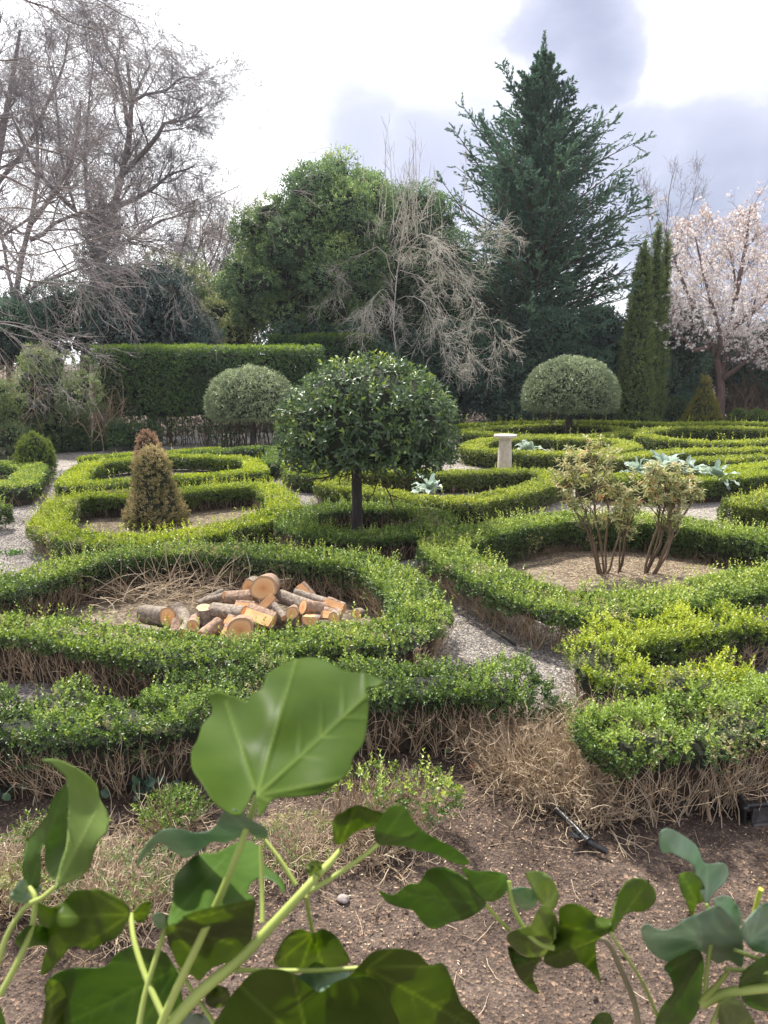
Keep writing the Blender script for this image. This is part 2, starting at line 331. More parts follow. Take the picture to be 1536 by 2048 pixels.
def sprigs(mb, rng, P, N, size, k=6, slen=2.2, up=.35, rnd=.5, v=None, mi=0, asp=.6, vspread=.3, f=leaves, spread=.9, **kw):
    """k leaves around a short shoot growing out of surface point P"""
    n = len(P)
    Dr = nrm(N+np.array([0, 0, up])+rng.normal(0, rnd, (n, 3)))
    size = np.broadcast_to(size, (n,))*rng.uniform(.7, 1.25, n)
    if v is None: v = rng.uniform(0, 1, n)
    Rf = nrm(rng.normal(0, 1, (n, 3))); A = nrm(np.cross(Dr, Rf)); Bv = np.cross(Dr, A)
    for j in range(k):
        t = (j+.5)/k; ang = j*2.4+rng.uniform(-.4, .4, n)
        rad = A*np.cos(ang)[:, None]+Bv*np.sin(ang)[:, None]
        pos = P+Dr*(size*slen*t)[:, None]
        T = nrm(Dr*(.45+t*.6)+rad*spread+rng.normal(0, .15, (n, 3)))
        Nn = nrm(Dr*1.0-rad*.4+rng.normal(0, .25, (n, 3)))
        vv = np.clip(v+rng.normal(0, vspread, n)*.6+(t-.5)*.25, 0, 1)
        f(mb, pos, Nn, T, size*(1.1-.35*t), asp, v=vv, mi=mi, **kw)

def curves(rng, P0, D0, L, nseg, wander=.25, grav=0., r0=.01, r1=.004, grav_end=None):
    n = len(P0); L = np.broadcast_to(L, (n,)); D = nrm(np.asarray(D0, float)); P = np.asarray(P0, float)
    pts = [P]; 
    for k in range(nseg):
        g = grav if grav_end is None else grav+(grav_end-grav)*k/max(1, nseg-1)
        D = nrm(D+rng.normal(0, wander, (n, 3))+np.array([0, 0, g])); P = P+D*(L/nseg)[:, None]; pts.append(P)
    C = np.stack(pts, 1); t = np.linspace(0, 1, nseg+1)[None, :]
    r0 = np.broadcast_to(r0, (n,))[:, None]; r1 = np.broadcast_to(r1, (n,))[:, None]
    return C, r0*(1-t)+r1*t
def kids(rng, C, R, k, tmin=.25, tmax=1., ang=.8, ratio=.6, flat=None):
    n, m, _ = C.shape; idx = np.repeat(np.arange(n), k)
    t = rng.uniform(tmin, tmax, len(idx))*(m-1.001); a = t.astype(int); fr = (t-a)[:, None]
    P = C[idx, a]*(1-fr)+C[idx, a+1]*fr; Dp = nrm(C[idx, a+1]-C[idx, a]); r = R[idx, a]*(1-fr[:, 0])+R[idx, a+1]*fr[:, 0]
    perp = rng.normal(0, 1, (len(idx), 3))
    if flat is not None: perp = perp*np.array(flat)
    perp = nrm(perp-Dp*np.sum(perp*Dp, 1, keepdims=True)); an = rng.normal(ang, .2, len(idx))[:, None]
    return P, nrm(Dp*np.cos(an)+perp*np.sin(an)), r*ratio, t/(m-1)
def tubes(mb, C, R, sides=3, v=.5, mi=0, smooth=True):
    n, m, _ = C.shape
    if n == 0: return
    Tn = np.empty_like(C); Tn[:, 1:-1] = C[:, 2:]-C[:, :-2]; Tn[:, 0] = C[:, 1]-C[:, 0]; Tn[:, -1] = C[:, -1]-C[:, -2]; Tn = nrm(Tn)
    ref = nrm(C[:, -1]-C[:, 0]); ax = np.where(np.abs(ref[:, 2:3]) > .8, np.array([[1., 0, 0]]), np.array([[0., 0, 1.]]))
    A = nrm(np.cross(Tn, ax[:, None, :]+0*Tn)); B = np.cross(Tn, A)
    th = np.arange(sides)*2*math.pi/sides
    V = C[:, :, None, :]+R[:, :, None, None]*(A[:, :, None, :]*np.cos(th)[None, None, :, None]+B[:, :, None, :]*np.sin(th)[None, None, :, None])
    i = np.arange(n)[:, None, None]*m*sides; j = np.arange(m-1)[None, :, None]*sides; s0 = np.arange(sides)[None, None, :]; s1 = (s0+1) % sides
    a = i+j+s0; b = i+j+s1; c = a+sides; d = b+sides
    T = np.concatenate([np.stack([a, b, d], -1).reshape(-1, 3), np.stack([a, d, c], -1).reshape(-1, 3)])
    vv = np.repeat(np.broadcast_to(v, (n,)), m*sides)
    mb.add(V.reshape(-1, 3), T, vv, mi, smooth)
    # closed tips
    tip = i[:, 0, 0]+(m-1)*sides
    return V
def polyline(pts, nper=6, closed=False):
    """Catmull-Rom through points"""
    P = np.asarray(pts, float); n = len(P); out = []
    rngi = range(n if closed else n-1)
    for i in rngi:
        if closed: p0, p1, p2, p3 = P[(i-1) % n], P[i], P[(i+1) % n], P[(i+2) % n]
        else: p0, p1, p2, p3 = P[max(i-1, 0)], P[i], P[i+1], P[min(i+2, n-1)]
        for k in range(nper):
            t = k/nper; out.append(.5*((2*p1)+(-p0+p2)*t+(2*p0-5*p1+4*p2-p3)*t*t+(-p0+3*p1-3*p2+p3)*t**3))
    if not closed: out.append(P[-1])
    return np.array(out)
def one_tube(mb, pts, radii, sides=8, nper=6, v=.5, mi=0, cap=True):
    C = polyline(pts, nper); m = len(C); R = np.interp(np.linspace(0, 1, m), np.linspace(0, 1, len(radii)), radii)
    n0 = mb.n; tubes(mb, C[None], R[None], sides, v, mi)
    if cap:
        for e in (0, m-1):
            c = C[e]; ring = np.concatenate(mb.V)[n0+e*sides:n0+(e+1)*sides] if False else None
            V = mb.V[-1 if e == 0 else -2][(e*sides if e == 0 else e*sides):(e*sides+sides)] if e == 0 else tubesV(mb, n0, e, sides)
            Vs = np.vstack([V, c[None]]); T = [(k, (k+1) % sides, sides) for k in range(sides)]
            mb.add(Vs, T, v, mi)
def tubesV(mb, n0, e, sides):
    off = 0
    for V in mb.V:
        if off == n0: return V[e*sides:(e+1)*sides]
        off += len(V)
def lathe(mb, c, prof, sides=32, v=.5, mi=0, smooth=True):
    prof = np.array(prof); th = np.arange(sides)*2*math.pi/sides; m = len(prof)
    V = np.stack([c[0]+prof[:, 0, None]*np.cos(th), c[1]+prof[:, 0, None]*np.sin(th), c[2]+prof[:, 1, None]+0*th], -1)
    T = []
    for j in range(m-1):
        for s in range(sides):
            a = j*sides+s; b = j*sides+(s+1) % sides; T += [(a, b, b+sides), (a, b+sides, a+sides)]
    mb.add(V.reshape(-1, 3), T, v, mi, smooth)

# ------------------------------------------------------------------ hedge
class Path:
    def __init__(s, pts, closed, sharp=True):
        P = polyline(np.asarray(pts)[:, :2], 10, closed)
        if sharp:
            Q = np.asarray(pts)[:, :2]; Q = np.vstack([Q, Q[:1]]) if closed else Q; q = np.concatenate([[0], np.cumsum(np.linalg.norm(np.diff(Q, axis=0), axis=1))]); u = np.linspace(0, q[-1], int(q[-1]/.04)+2)
            P = np.c_[np.interp(u, q, Q[:, 0]), np.interp(u, q, Q[:, 1])]
            if closed: P = P[:-1]
            K = 2; n = len(P)
            for _ in range(2):
                if closed: P = sum(np.roll(P, k, 0) for k in range(-K, K+1))/(2*K+1)
                else:
                    Pp = np.vstack([np.repeat(P[:1], K, 0), P, np.repeat(P[-1:], K, 0)]); P = sum(Pp[k:k+n] for k in range(2*K+1))/(2*K+1)
        if closed: P = np.vstack([P, P[:1]])
        seg = np.linalg.norm(np.diff(P, axis=0), axis=1); keep = np.concatenate([[True], seg > 1e-5]); P = P[keep]
        s.P = P; s.S = np.concatenate([[0], np.cumsum(np.linalg.norm(np.diff(P, axis=0), axis=1))]); s.L = s.S[-1]; s.closed = closed
    def at(s, u):
        x = np.interp(u, s.S, s.P[:, 0]); y = np.interp(u, s.S, s.P[:, 1]); e = .06
        if s.closed: ua, ub = (u-e) % s.L, (u+e) % s.L
        else: ua, ub = np.clip(u-e, 0, s.L), np.clip(u+e, 0, s.L)
        T = np.stack([np.interp(ub, s.S, s.P[:, 0])-np.interp(ua, s.S, s.P[:, 0]), np.interp(ub, s.S, s.P[:, 1])-np.interp(ua, s.S, s.P[:, 1])], -1)
        T = nrm(T); return np.stack([x, y], -1), T
NLEAF = 0
def hedge(name, label, pts, h=.42, w=.42, closed=False, mat='box_mid', cap=.22, ls=.02, cover=2.2, rug=.03, twig='twig_tan', stems=90, vb=.5,
          stem_r=.003, gap=0., cat='hedge', group='clipped box hedges of the parterre', rag=.03, mat2=None, core=True, sharp=True, cap2=None, yy=(0, 1)):
    """pts: centreline on the ground (m); cap: depth of the green layer; bare stems below it"""
    global NLEAF
    ls = ls*(1.38 if ls < .024 else 1.15); rug = rug*(1.35 if ls < .026 else .75); stems = stems*1.5; stem_r *= .8
    rng = rng_for(label); path = Path(pts, closed, sharp); L = path.L
    c0, _ = path.at(np.array([L*.5])); root = thing('box_hedge', label, cat, (c0[0, 0], c0[0, 1], 0), group)
    cap = min(cap, h-.02); capn = cap; cap = min(max(cap, cap2 or cap), h-.02); z0 = h-cap; w = w+(.05 if ls > .03 else .03)
    def zlow(y): return h-(capn+(cap-capn)*np.clip((y-yy[0])/(yy[1]-yy[0]), 0, 1))
    leaf_area = ls*ls*.55*.6
    def surf(n):
        per = w+2*cap; q = rng.uniform(0, 1, n)*per; u = rng.uniform(0, L, n)
        C, T = path.at(u); Nl = np.stack([-T[:, 1], T[:, 0]], -1)
        top = q < w
        lat = np.where(top, q-w/2, np.where(q < w+cap, w/2, -w/2)); z = np.where(top, h, z0+np.where(q < w+cap, q-w, q-w-cap))
        z = np.where(top, z, z-np.abs(rng.normal(0, rag, n))*(z-z0 < cap*.35))
        # rounded shoulder
        edge = np.clip((np.abs(lat)-(w/2-.09))/.09, 0, 1); z = np.where(top, z-edge**2*.025, z); 
        inn = np.clip((z-(h-.07))/.07, 0, 1); lat = np.where(top, lat, lat*(1-inn**2*.05))
        N = np.zeros((n, 3)); sg = np.sign(lat)
        N[:, :2] = Nl*(np.where(top, edge*.8*sg, sg))[:, None]; N[:, 2] = np.where(top, 1-.5*edge, .15+inn*.6)
        P = np.zeros((n, 3)); P[:, :2] = C+Nl*lat[:, None]; P[:, 2] = z
        if not closed:   # rounded ends
            ne = int(n*min(.3, (math.pi*w/2*(cap+w/4))/(per*L)))
            for k, (e, sgn) in enumerate(((0., -1), (L, 1))):
                Ce, Te = path.at(np.array([e])); a0 = math.atan2(Te[0, 1]*sgn, Te[0, 0]*sgn)
                th = a0+rng.uniform(-math.pi/2, math.pi/2, ne); rr = np.where(rng.uniform(0, 1, ne) < (w/4)/(cap+w/4), np.sqrt(rng.uniform(0, 1, ne)), 1.)
                zz = np.where(rr < 1, h-.04*rr**3, rng.uniform(z0, h-.02, ne)); dv = np.stack([np.cos(th), np.sin(th)], -1)
                sl = slice(k*ne, (k+1)*ne); P[sl, :2] = Ce+dv*(rr*w/2)[:, None]; P[sl, 2] = zz
                N[sl, :2] = dv*np.where(rr < 1, .3, 1.)[:, None]; N[sl, 2] = np.where(rr < 1, 1., .25)
        return P, nrm(N)
    mb = MB()
    k = 6 if ls < .03 else 4
    area = (w+2*cap)*L*1.15; ns = int(area*cover/(leaf_area*k))
    P, N = surf(ns)
    lump = vnoise(P, 4.2, 3)*rug+vnoise(P, 11, 5)*rug*.7+vnoise(P, 1.7, 6)*rug*.6
    P = P+N*(lump-rng.uniform(0, 1, ns)**2*.055-ls*(1.2 if ls < .03 else .5))[:, None]
    dens = vnoise(P, 2.6, 9)*.5+vnoise(P, 7, 2)*.5
    low = np.clip((zlow(P[:, 1])+.10-P[:, 2])/.1, 0, 1)
    ragm = vnoise(P, 2.1, 21)*.5+vnoise(P, 6.5, 22)*.5
    zl = zlow(P[:, 1]); keep0 = P[:, 2] > zl+ragm*(.05+rag)*1.6
    keep = keep0 & (rng.uniform(-.9, 1.6, ns) > (gap*2.2-1.2)+dens*gap*1.6+low*.9*rng.uniform(0, 1, ns))
    P, N = P[keep], N[keep]
    v = np.clip(vb+vnoise(P, 3, 12)*.22+(P[:, 2]-h)*1.7+N[:, 2]*.2+rng.normal(0, .14, len(P)), 0, 1)  # paler upward: new growth, plus side shade put into the leaf colour
    # faded, dying patches low on the hedge
    fm = (vnoise(P, 2.3, 31)+vnoise(P, 9, 32)*.5 > .33+(P[:, 2]-zlow(P[:, 1]))*1.2) & (rng.uniform(0, 1, len(P)) < .75) & (gap > .06)
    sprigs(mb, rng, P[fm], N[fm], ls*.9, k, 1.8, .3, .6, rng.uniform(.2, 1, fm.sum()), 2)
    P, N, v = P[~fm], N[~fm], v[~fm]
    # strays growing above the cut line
    v = np.clip(v-.22*(N[:, 2] < .5), 0, 1); sprigs(mb, rng, P, N, ls, k, 2.0 if ls < .03 else 1.2, .3, .55 if ls < .03 else .4, v, 0)  # side leaves darkened further: shade of the vertical faces painted in
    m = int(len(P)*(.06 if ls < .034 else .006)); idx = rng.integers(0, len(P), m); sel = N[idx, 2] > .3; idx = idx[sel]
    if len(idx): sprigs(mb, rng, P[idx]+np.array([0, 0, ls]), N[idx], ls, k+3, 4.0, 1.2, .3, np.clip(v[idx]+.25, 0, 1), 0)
    NLEAF += len(P)*k
    # inner mass
    if core:
        nu = max(8, int(L/.09)); u = np.linspace(0, L, nu); C, T = path.at(u if not closed else u % L); Nl = np.stack([-T[:, 1], T[:, 0]], -1)
        if not closed: 
            C = C.copy()
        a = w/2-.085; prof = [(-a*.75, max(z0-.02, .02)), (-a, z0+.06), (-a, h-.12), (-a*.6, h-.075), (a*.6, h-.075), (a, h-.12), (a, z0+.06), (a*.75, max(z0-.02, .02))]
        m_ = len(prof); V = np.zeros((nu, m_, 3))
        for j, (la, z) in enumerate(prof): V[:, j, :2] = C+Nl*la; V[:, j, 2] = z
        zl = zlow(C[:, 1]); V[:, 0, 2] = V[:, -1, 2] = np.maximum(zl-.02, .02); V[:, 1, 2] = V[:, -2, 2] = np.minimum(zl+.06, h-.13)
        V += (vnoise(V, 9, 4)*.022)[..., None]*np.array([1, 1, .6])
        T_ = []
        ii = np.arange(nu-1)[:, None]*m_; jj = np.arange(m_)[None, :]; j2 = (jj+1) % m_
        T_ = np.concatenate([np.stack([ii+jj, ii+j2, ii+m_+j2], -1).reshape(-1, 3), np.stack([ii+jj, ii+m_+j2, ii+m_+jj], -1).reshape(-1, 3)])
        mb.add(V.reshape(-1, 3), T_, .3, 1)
        if not closed:
            for r in (0, nu-1): mb.add(V[r], [(0, t, t+1) for t in range(1, m_-1)], .3, 1)
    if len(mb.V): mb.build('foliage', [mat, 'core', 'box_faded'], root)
    # stems
    sb = MB(); n = int(stems*L*(.7 if stem_r > .0023 else 1))
    if n > 0:
        u = rng.uniform(0, L, n); C, T = path.at(u); Nl = np.stack([-T[:, 1], T[:, 0]], -1)
        foot = np.round(u/.14)*.14+rng.normal(0, .02, n); Cf, _ = path.at(np.clip(foot, 0, L) if not closed else foot % L)
        lat = np.where(rng.uniform(0, 1, n) < .6, np.sign(rng.uniform(-1, 1, n))*rng.uniform(.36, .52, n), rng.uniform(-.5, .5, n))*w
        P0 = np.zeros((n, 3)); P0[:, :2] = Cf+Nl*(lat*rng.uniform(.4, .95, n))[:, None]+rng.normal(0, .02, (n, 2)); zl = zlow(C[:, 1]); P0[:, 2] = rng.uniform(-.01, zl*.35+.001, n)
        P1 = np.zeros((n, 3)); P1[:, :2] = C+Nl*(lat*1.0)[:, None]; P1[:, 2] = zl+rng.uniform(-.02, .12, n)
        Lc = np.linalg.norm(P1-P0, axis=1)
        Cc, R = curves(rng, P0, P1-P0, Lc*1.08, 5, .22, .03, stem_r*rng.uniform(.8, 1.6, n), stem_r*.5)
        tubes(sb, Cc, R, 3, rng.uniform(.2, 1, n))
        P2, D2, r2, _ = kids(rng, Cc, R, 2 if ls < .03 else 1, .3, 1., .6, .6)
        C2, R2 = curves(rng, P2, D2+np.array([0, 0, .4]), rng.uniform(.05, .14, len(P2)), 3, .35, .1, r2, stem_r*.3)
        C2[..., 2] = np.minimum(C2[..., 2], h-.03)
        tubes(sb, C2, R2, 3, rng.uniform(.3, 1, len(P2)))
        nt = int(9*L); ut = np.arange(nt)/9+rng.uniform(-.04, .04, nt); Ct, Tt = path.at(np.clip(ut, 0, L)); P0 = np.zeros((nt, 3)); P0[:, :2] = Ct+rng.normal(0, w*.2, (nt, 2)); P0[:, 2] = -.02; zt_ = zlow(P0[:, 1])
        Cc, R = curves(rng, P0, np.array([[0, 0, 1.]])+rng.normal(0, .22, (nt, 3)), zt_+.04, 5, .22, .08, stem_r*rng.uniform(3, 5.5, nt), stem_r*2.); tubes(sb, Cc, R, 6, rng.uniform(.1, .55, nt))
        P2, D2, r2, _ = kids(rng, Cc, R, 6, .2, .9, .65, .55); C2, R2 = curves(rng, P2, D2+np.array([0, 0, .5]), np.repeat(zt_, 6)*rng.uniform(.5, .9, len(P2)), 4, .2, .1, r2, stem_r*.9); C2[..., 2] = np.minimum(C2[..., 2], h-.04); tubes(sb, C2, R2, 4, rng.uniform(.2, .7, len(P2)))
        P3, D3, r3, _ = kids(rng, C2, R2, 3, .3, 1, .6, .6); C3, R3 = curves(rng, P3, D3+np.array([0, 0, .3]), rng.uniform(.05, .16, len(P3)), 3, .3, .1, r3, stem_r*.4); C3[..., 2] = np.minimum(C3[..., 2], h-.04); tubes(sb, C3, R3, 3, rng.uniform(.4, 1, len(P3)))
        if core and z0 > .08:      # brown inner thicket
            nu = max(8, int(L/.09)); uu = np.linspace(0, L, nu); C, T = path.at(uu if not closed else uu % L); Nl = np.stack([-T[:, 1], T[:, 0]], -1); a = max(.03, w/2-.15)
            V = np.zeros((nu, 4, 3))
            for j, (la, z) in enumerate([(-a, .0), (-a*1.1, zlow(C[:, 1])+.05), (a*1.1, zlow(C[:, 1])+.05), (a, .0)]): V[:, j, :2] = C+Nl*la; V[:, j, 2] = z
            V += (vnoise(V, 12, 8)*.03)[..., None]
            ii = np.arange(nu-1)[:, None]*4; jj = np.arange(4)[None, :]; j2 = (jj+1) % 4
            sb.add(V.reshape(-1, 3), np.concatenate([np.stack([ii+jj, ii+j2, ii+4+j2], -1).reshape(-1, 3), np.stack([ii+jj, ii+4+j2, ii+4+jj], -1).reshape(-1, 3)]), .3, 1)
        sb.build('stems', [twig, 'core_brown'], root)
    return root

def px(pts, h): return [G(a, b, h)[:2] for a, b in pts]

# ------------------------------------------------------------------ ground
def ground():
    xs = np.unique(np.concatenate([np.linspace(-260, -8, 24), np.linspace(-8, -2.6, 30), np.arange(-2.6, 2.9, .03), np.linspace(2.9, 10, 30), np.linspace(10, 260, 24)]))
    ys = np.unique(np.concatenate([np.linspace(-30, 1.6, 10), np.arange(1.6, 5.6, .03), np.linspace(5.6, 30, 60), np.linspace(30, 500, 24)]))
    X, Y = np.meshgrid(xs, ys); V = np.stack([X, Y, 0*X], -1)
    fade = np.clip((5.4-Y)/.8, 0, 1)*np.clip((Y-1.7)/.3, 0, 1)*np.clip((3.2-np.abs(X))/.5, 0, 1)
    V[..., 2] = fade*(vnoise(V, 2.2, 1)*.012+vnoise(V, 9, 2)*.008+vnoise(V, 24, 3)*.005)
    ny, nx = X.shape; a = (np.arange(ny-1)[:, None]*nx+np.arange(nx-1)[None, :]).ravel()
    mb = MB(); mb.add(V.reshape(-1, 3), np.concatenate([np.stack([a, a+1, a+nx+1], 1), np.stack([a, a+nx+1, a+nx], 1)]), .5, 0, True)
    tag(mb.build('ground', 'soil'), kind='structure')
ground()
def sheet(name, pts, z, mat, wob=.03):
    P = polyline(np.array(pts), 6, True); P = P+np.stack([vnoise(np.c_[P, 0*P[:, 0]], 3, 1), vnoise(np.c_[P, 0*P[:, 0]], 3, 2)], 1)*wob
    c = P.mean(0); n = len(P); V = np.c_[np.vstack([P, c[None]]), np.full(n+1, z)]
    mb = MB(); mb.add(V, [(i, (i+1) % n, n) for i in range(n)]); return tag(mb.build(name, mat), kind='structure')
sheet('gravel_path', [G(-350, 1420)[:2], G(-100, 1440)[:2], G(300, 1400)[:2], G(700, 1420)[:2], G(1000, 1440)[:2], G(1180, 1470)[:2], G(1300, 1440)[:2], G(1700, 1420)[:2], G(2100, 1300)[:2], (16, 14), (15, 26), (8, 28.5), (-4, 26), (-11, 22), (-11, 14), (-7, 8)], .012, 'gravel', .06)
sheet('bed_soil', px([(60, 1215), (180, 1165), (330, 1130), (500, 1122), (700, 1135), (800, 1190), (830, 1260), (700, 1290), (430, 1330), (150, 1310)], 0), .017, 'litter')
sheet('bed_soil', px([(1000, 1090), (1060, 1075), (1200, 1060), (1400, 1090), (1500, 1120), (1560, 1150), (1480, 1200), (1250, 1240), (1120, 1225), (1020, 1150)], 0), .017, 'litter')
sheet('bed_soil', px([(150, 1010), (300, 1000), (530, 985), (560, 1040), (450, 1080), (250, 1095), (130, 1085)], 0), .017, 'litter')

# ------------------------------------------------------------------ parterre hedges (centrelines read on the top surface, at hedge height)
H = .40
# left beds
hedge('a', 'low ring hedge round the bed holding the nearer brown cone tree', px([(124, 1000), (92, 1050), (150, 1072), (240, 1078), (330, 1076), (420, 1060), (500, 1040), (570, 1020), (560, 990), (525, 968), (450, 972), (358, 982), (258, 988), (175, 988)], .38), .38, .42, True, 'box_bright', .24, .028, 2.4, .03, 'twig_tan', 110, vb=.5, gap=.12)
hedge('b', 'square-cornered yellow-green hedge round the bed of the farther, reddish cone', px([(136, 966), (200, 965), (258, 960), (358, 952), (440, 948), (516, 939), (505, 920), (471, 914), (342, 911), (258, 917), (190, 924), (160, 940)], .36), .36, .40, True, 'box_bright', .28, .034, 2.3, .025, 'twig_brown', 50, vb=.55)
hedge('c', 'straight far hedge strip behind the reddish cone', px([(172, 914), (258, 909), (345, 903), (430, 897)], .36), .36, .4, False, 'box_bright', .3, .04, 2.2, .02, 'twig_brown', 0, vb=.45)
hedge('o', 'dark hedge corner under the small left dome tree', px([(380, 905), (450, 900), (545, 893), (560, 905), (535, 925)], .36), .36, .45, False, 'box_deep', .32, .038, 2.3, .02, 'twig_brown', 30, vb=.35)
hedge('l', 'hedge corner at the left edge beside the egg-shaped conifer', px([(-120, 920), (20, 925), (68, 933), (42, 968), (-40, 965), (-160, 960)], .4), .4, .45, False, 'box_mid', .26, .032, 2.2, .04, 'twig_tan', 90, vb=.6)
hedge('l2', 'hedge end cut by the left edge, in front of the gravel', px([(-160, 1005), (-60, 1008), (-8, 1010)], .4), .4, .4, False, 'box_mid', .3, .028, 2.2, .03, 'twig_tan', 60, vb=.5)
# log bed
hedge('e', 'ragged hedge with bare brown sides enclosing the pile of cut logs', px([(-130, 1200), (40, 1158), (130, 1126), (230, 1105), (330, 1095), (440, 1093), (560, 1104), (690, 1112), (760, 1128), (815, 1172), (850, 1225), (800, 1262), (740, 1262), (640, 1266), (540, 1280), (430, 1292), (330, 1290), (240, 1274), (140, 1256), (20, 1246), (-110, 1250)], .45), .45, .44, True, 'box_mid', .15, .022, 2.3, .035, 'twig_tan', 240, vb=.42, gap=.42, rag=.06, cap2=.24, yy=(6.4, 7.8))
# ring about the big dome tree
cR = np.array([-.27, 10.0, 0.])
hedge('d', 'round hedge ring in the shade of the big dome tree', [cR[:2]+np.array([math.cos(t)*.99, math.sin(t)*.96]) for t in np.arange(16)*math.pi/8], .36, .50, True, 'box_deep', .13, .026, 2.6, .03, 'twig_tan', 130, vb=.5, gap=.08, sharp=False)
# near left
hedge('f', 'near leggy hedge behind the ivy with green top and bare stems below', px([(-160, 1420), (-20, 1418), (90, 1420), (200, 1420), (310, 1408), (410, 1385), (500, 1365), (600, 1355), (700, 1352), (790, 1352), (880, 1345), (960, 1340), (1040, 1352)], .5), .5, .50, False, 'box_deep', .19, .017, 2.5, .075, 'twig_tan', 300, vb=.42, gap=.34, rag=.08, core=True, stem_r=.0032)
# ring of the pieris bed
hedge('i', 'long hedge with bare sides enclosing the bed of the two shrubs', px([(880, 1088), (925, 1118), (1000, 1158), (1090, 1196), (1180, 1208), (1290, 1198), (1400, 1182), (1500, 1160), (1600, 1138), (1740, 1115), (1700, 1092), (1570, 1080), (1490, 1064), (1400, 1048), (1300, 1036), (1200, 1029), (1100, 1034), (1010, 1050), (940, 1064)], .45), .45, .50, True, 'box_mid', .17, .022, 2.5, .04, 'twig_tan', 230, vb=.5, gap=.2, rag=.06, cap2=.38, yy=(7.6, 8.8))
# right near
hedge('j', 'bright leafy hedge hairpin at the right beside the gravel path', px([(1640, 1205), (1536, 1222), (1430, 1235), (1330, 1250), (1240, 1268), (1185, 1300), (1230, 1330), (1320, 1345), (1400, 1350), (1465, 1352)], .45), .45, .44, False, 'box_bright', .26, .018, 2.5, .08, 'twig_tan', 200, vb=.5, gap=.1, rag=.05)
hedge('k', 'nearest right hedge with bushy top over thick bare stems', px([(1230, 1455), (1300, 1452), (1380, 1448), (1450, 1432), (1540, 1405), (1680, 1380)], .52), .52, .42, False, 'box_deep', .19, .017, 2.6, .08, 'twig_tan', 330, vb=.72, gap=.12, rag=.06, stem_r=.0034)
# middle
hedge('m', 'yellow-green hedge ring left of the stone pedestal', px([(655, 965), (740, 982), (850, 998), (940, 1000), (1010, 988), (1080, 968), (1110, 950), (1060, 940), (980, 942), (880, 944), (780, 940), (680, 945)], .40), .40, .46, True, 'box_yellow', .30, .03, 2.4, .04, 'twig_tan', 80, vb=.42, gap=.05)
hedge('n', 'dark-sided hedge corner behind the big dome tree trunk', px([(820, 915), (720, 915), (610, 918), (585, 930), (600, 945), (650, 948)], .38), .38, .42, False, 'box_bright', .3, .034, 2.4, .03, 'twig_brown', 60, vb=.42)
hedge('s', 'tall-sided hedge in front of the blue-leaved plants', px([(1150, 950), (1240, 952), (1330, 957), (1430, 952), (1536, 945), (1650, 938)], .46), .46, .5, False, 'box_bright', .34, .03, 2.4, .04, 'twig_brown', 40, vb=.5)
hedge('t', 'plump rounded hedge end at the right edge behind the shrub bed', px([(1500, 1000), (1580, 992), (1700, 985)], .50), .50, .75, False, 'box_yellow', .42, .028, 2.5, .06, 'twig_brown', 20, vb=.42)
# far right rings
hedge('p', 'curved hedge ring behind the stone pedestal', px([(935, 893), (990, 902), (1060, 905), (1130, 907), (1200, 905), (1262, 893), (1245, 882), (1180, 877), (1070, 875), (970, 880)], .42), .42, .5, True, 'box_yellow', .36, .04, 2.3, .025, 'twig_brown', 0, vb=.48)
hedge('r', 'yellow hedge strip behind the blue-leaved plants', px([(1225, 915), (1300, 907), (1370, 901), (1450, 899), (1560, 897), (1680, 893)], .42), .42, .5, False, 'box_yellow', .36, .042, 2.3, .03, 'twig_brown', 0, vb=.5)
hedge('r2', 'yellow-green hedge strip right of the blue-leaved plants', px([(1400, 918), (1470, 915), (1560, 912), (1680, 910)], .42), .42, .5, False, 'box_yellow', .36, .04, 2.3, .03, 'twig_brown', 0, vb=.48)
hedge('r3', 'hedge strip at the right edge above the rounded hedge', px([(1400, 945), (1480, 935), (1560, 925), (1700, 925)], .46), .46, .5, False, 'box_bright', .40, .034, 2.3, .03, 'twig_brown', 0, vb=.55)
hedge('q', 'large oval hedge ring at the far right of the parterre', px([(1275, 868), (1330, 878), (1440, 886), (1560, 880), (1700, 872), (1640, 860), (1540, 858), (1440, 855), (1355, 855), (1295, 860)], .42), .42, .5, True, 'box_yellow', .36, .05, 2.2, .02, 'twig_brown', 0, vb=.5)
hedge('q2', 'oval hedge ring at the foot of the right dome tree', px([(930, 864), (1010, 870), (1100, 873), (1200, 871), (1262, 864), (1230, 855), (1140, 851), (1040, 852), (960, 857)], .42), .42, .5, True, 'box_yellow', .36, .05, 2.2, .02, 'twig_brown', 0, vb=.36)
hedge('q3', 'farthest thin hedge strip before the columnar yews', px([(925, 850), (1040, 845), (1150, 843), (1260, 845), (1350, 848), (1450, 846), (1600, 848)], .42), .42, .5, False, 'box_bright', .36, .055, 2.2, .02, 'twig_brown', 0, vb=.55)
print('hedge leaves', NLEAF)

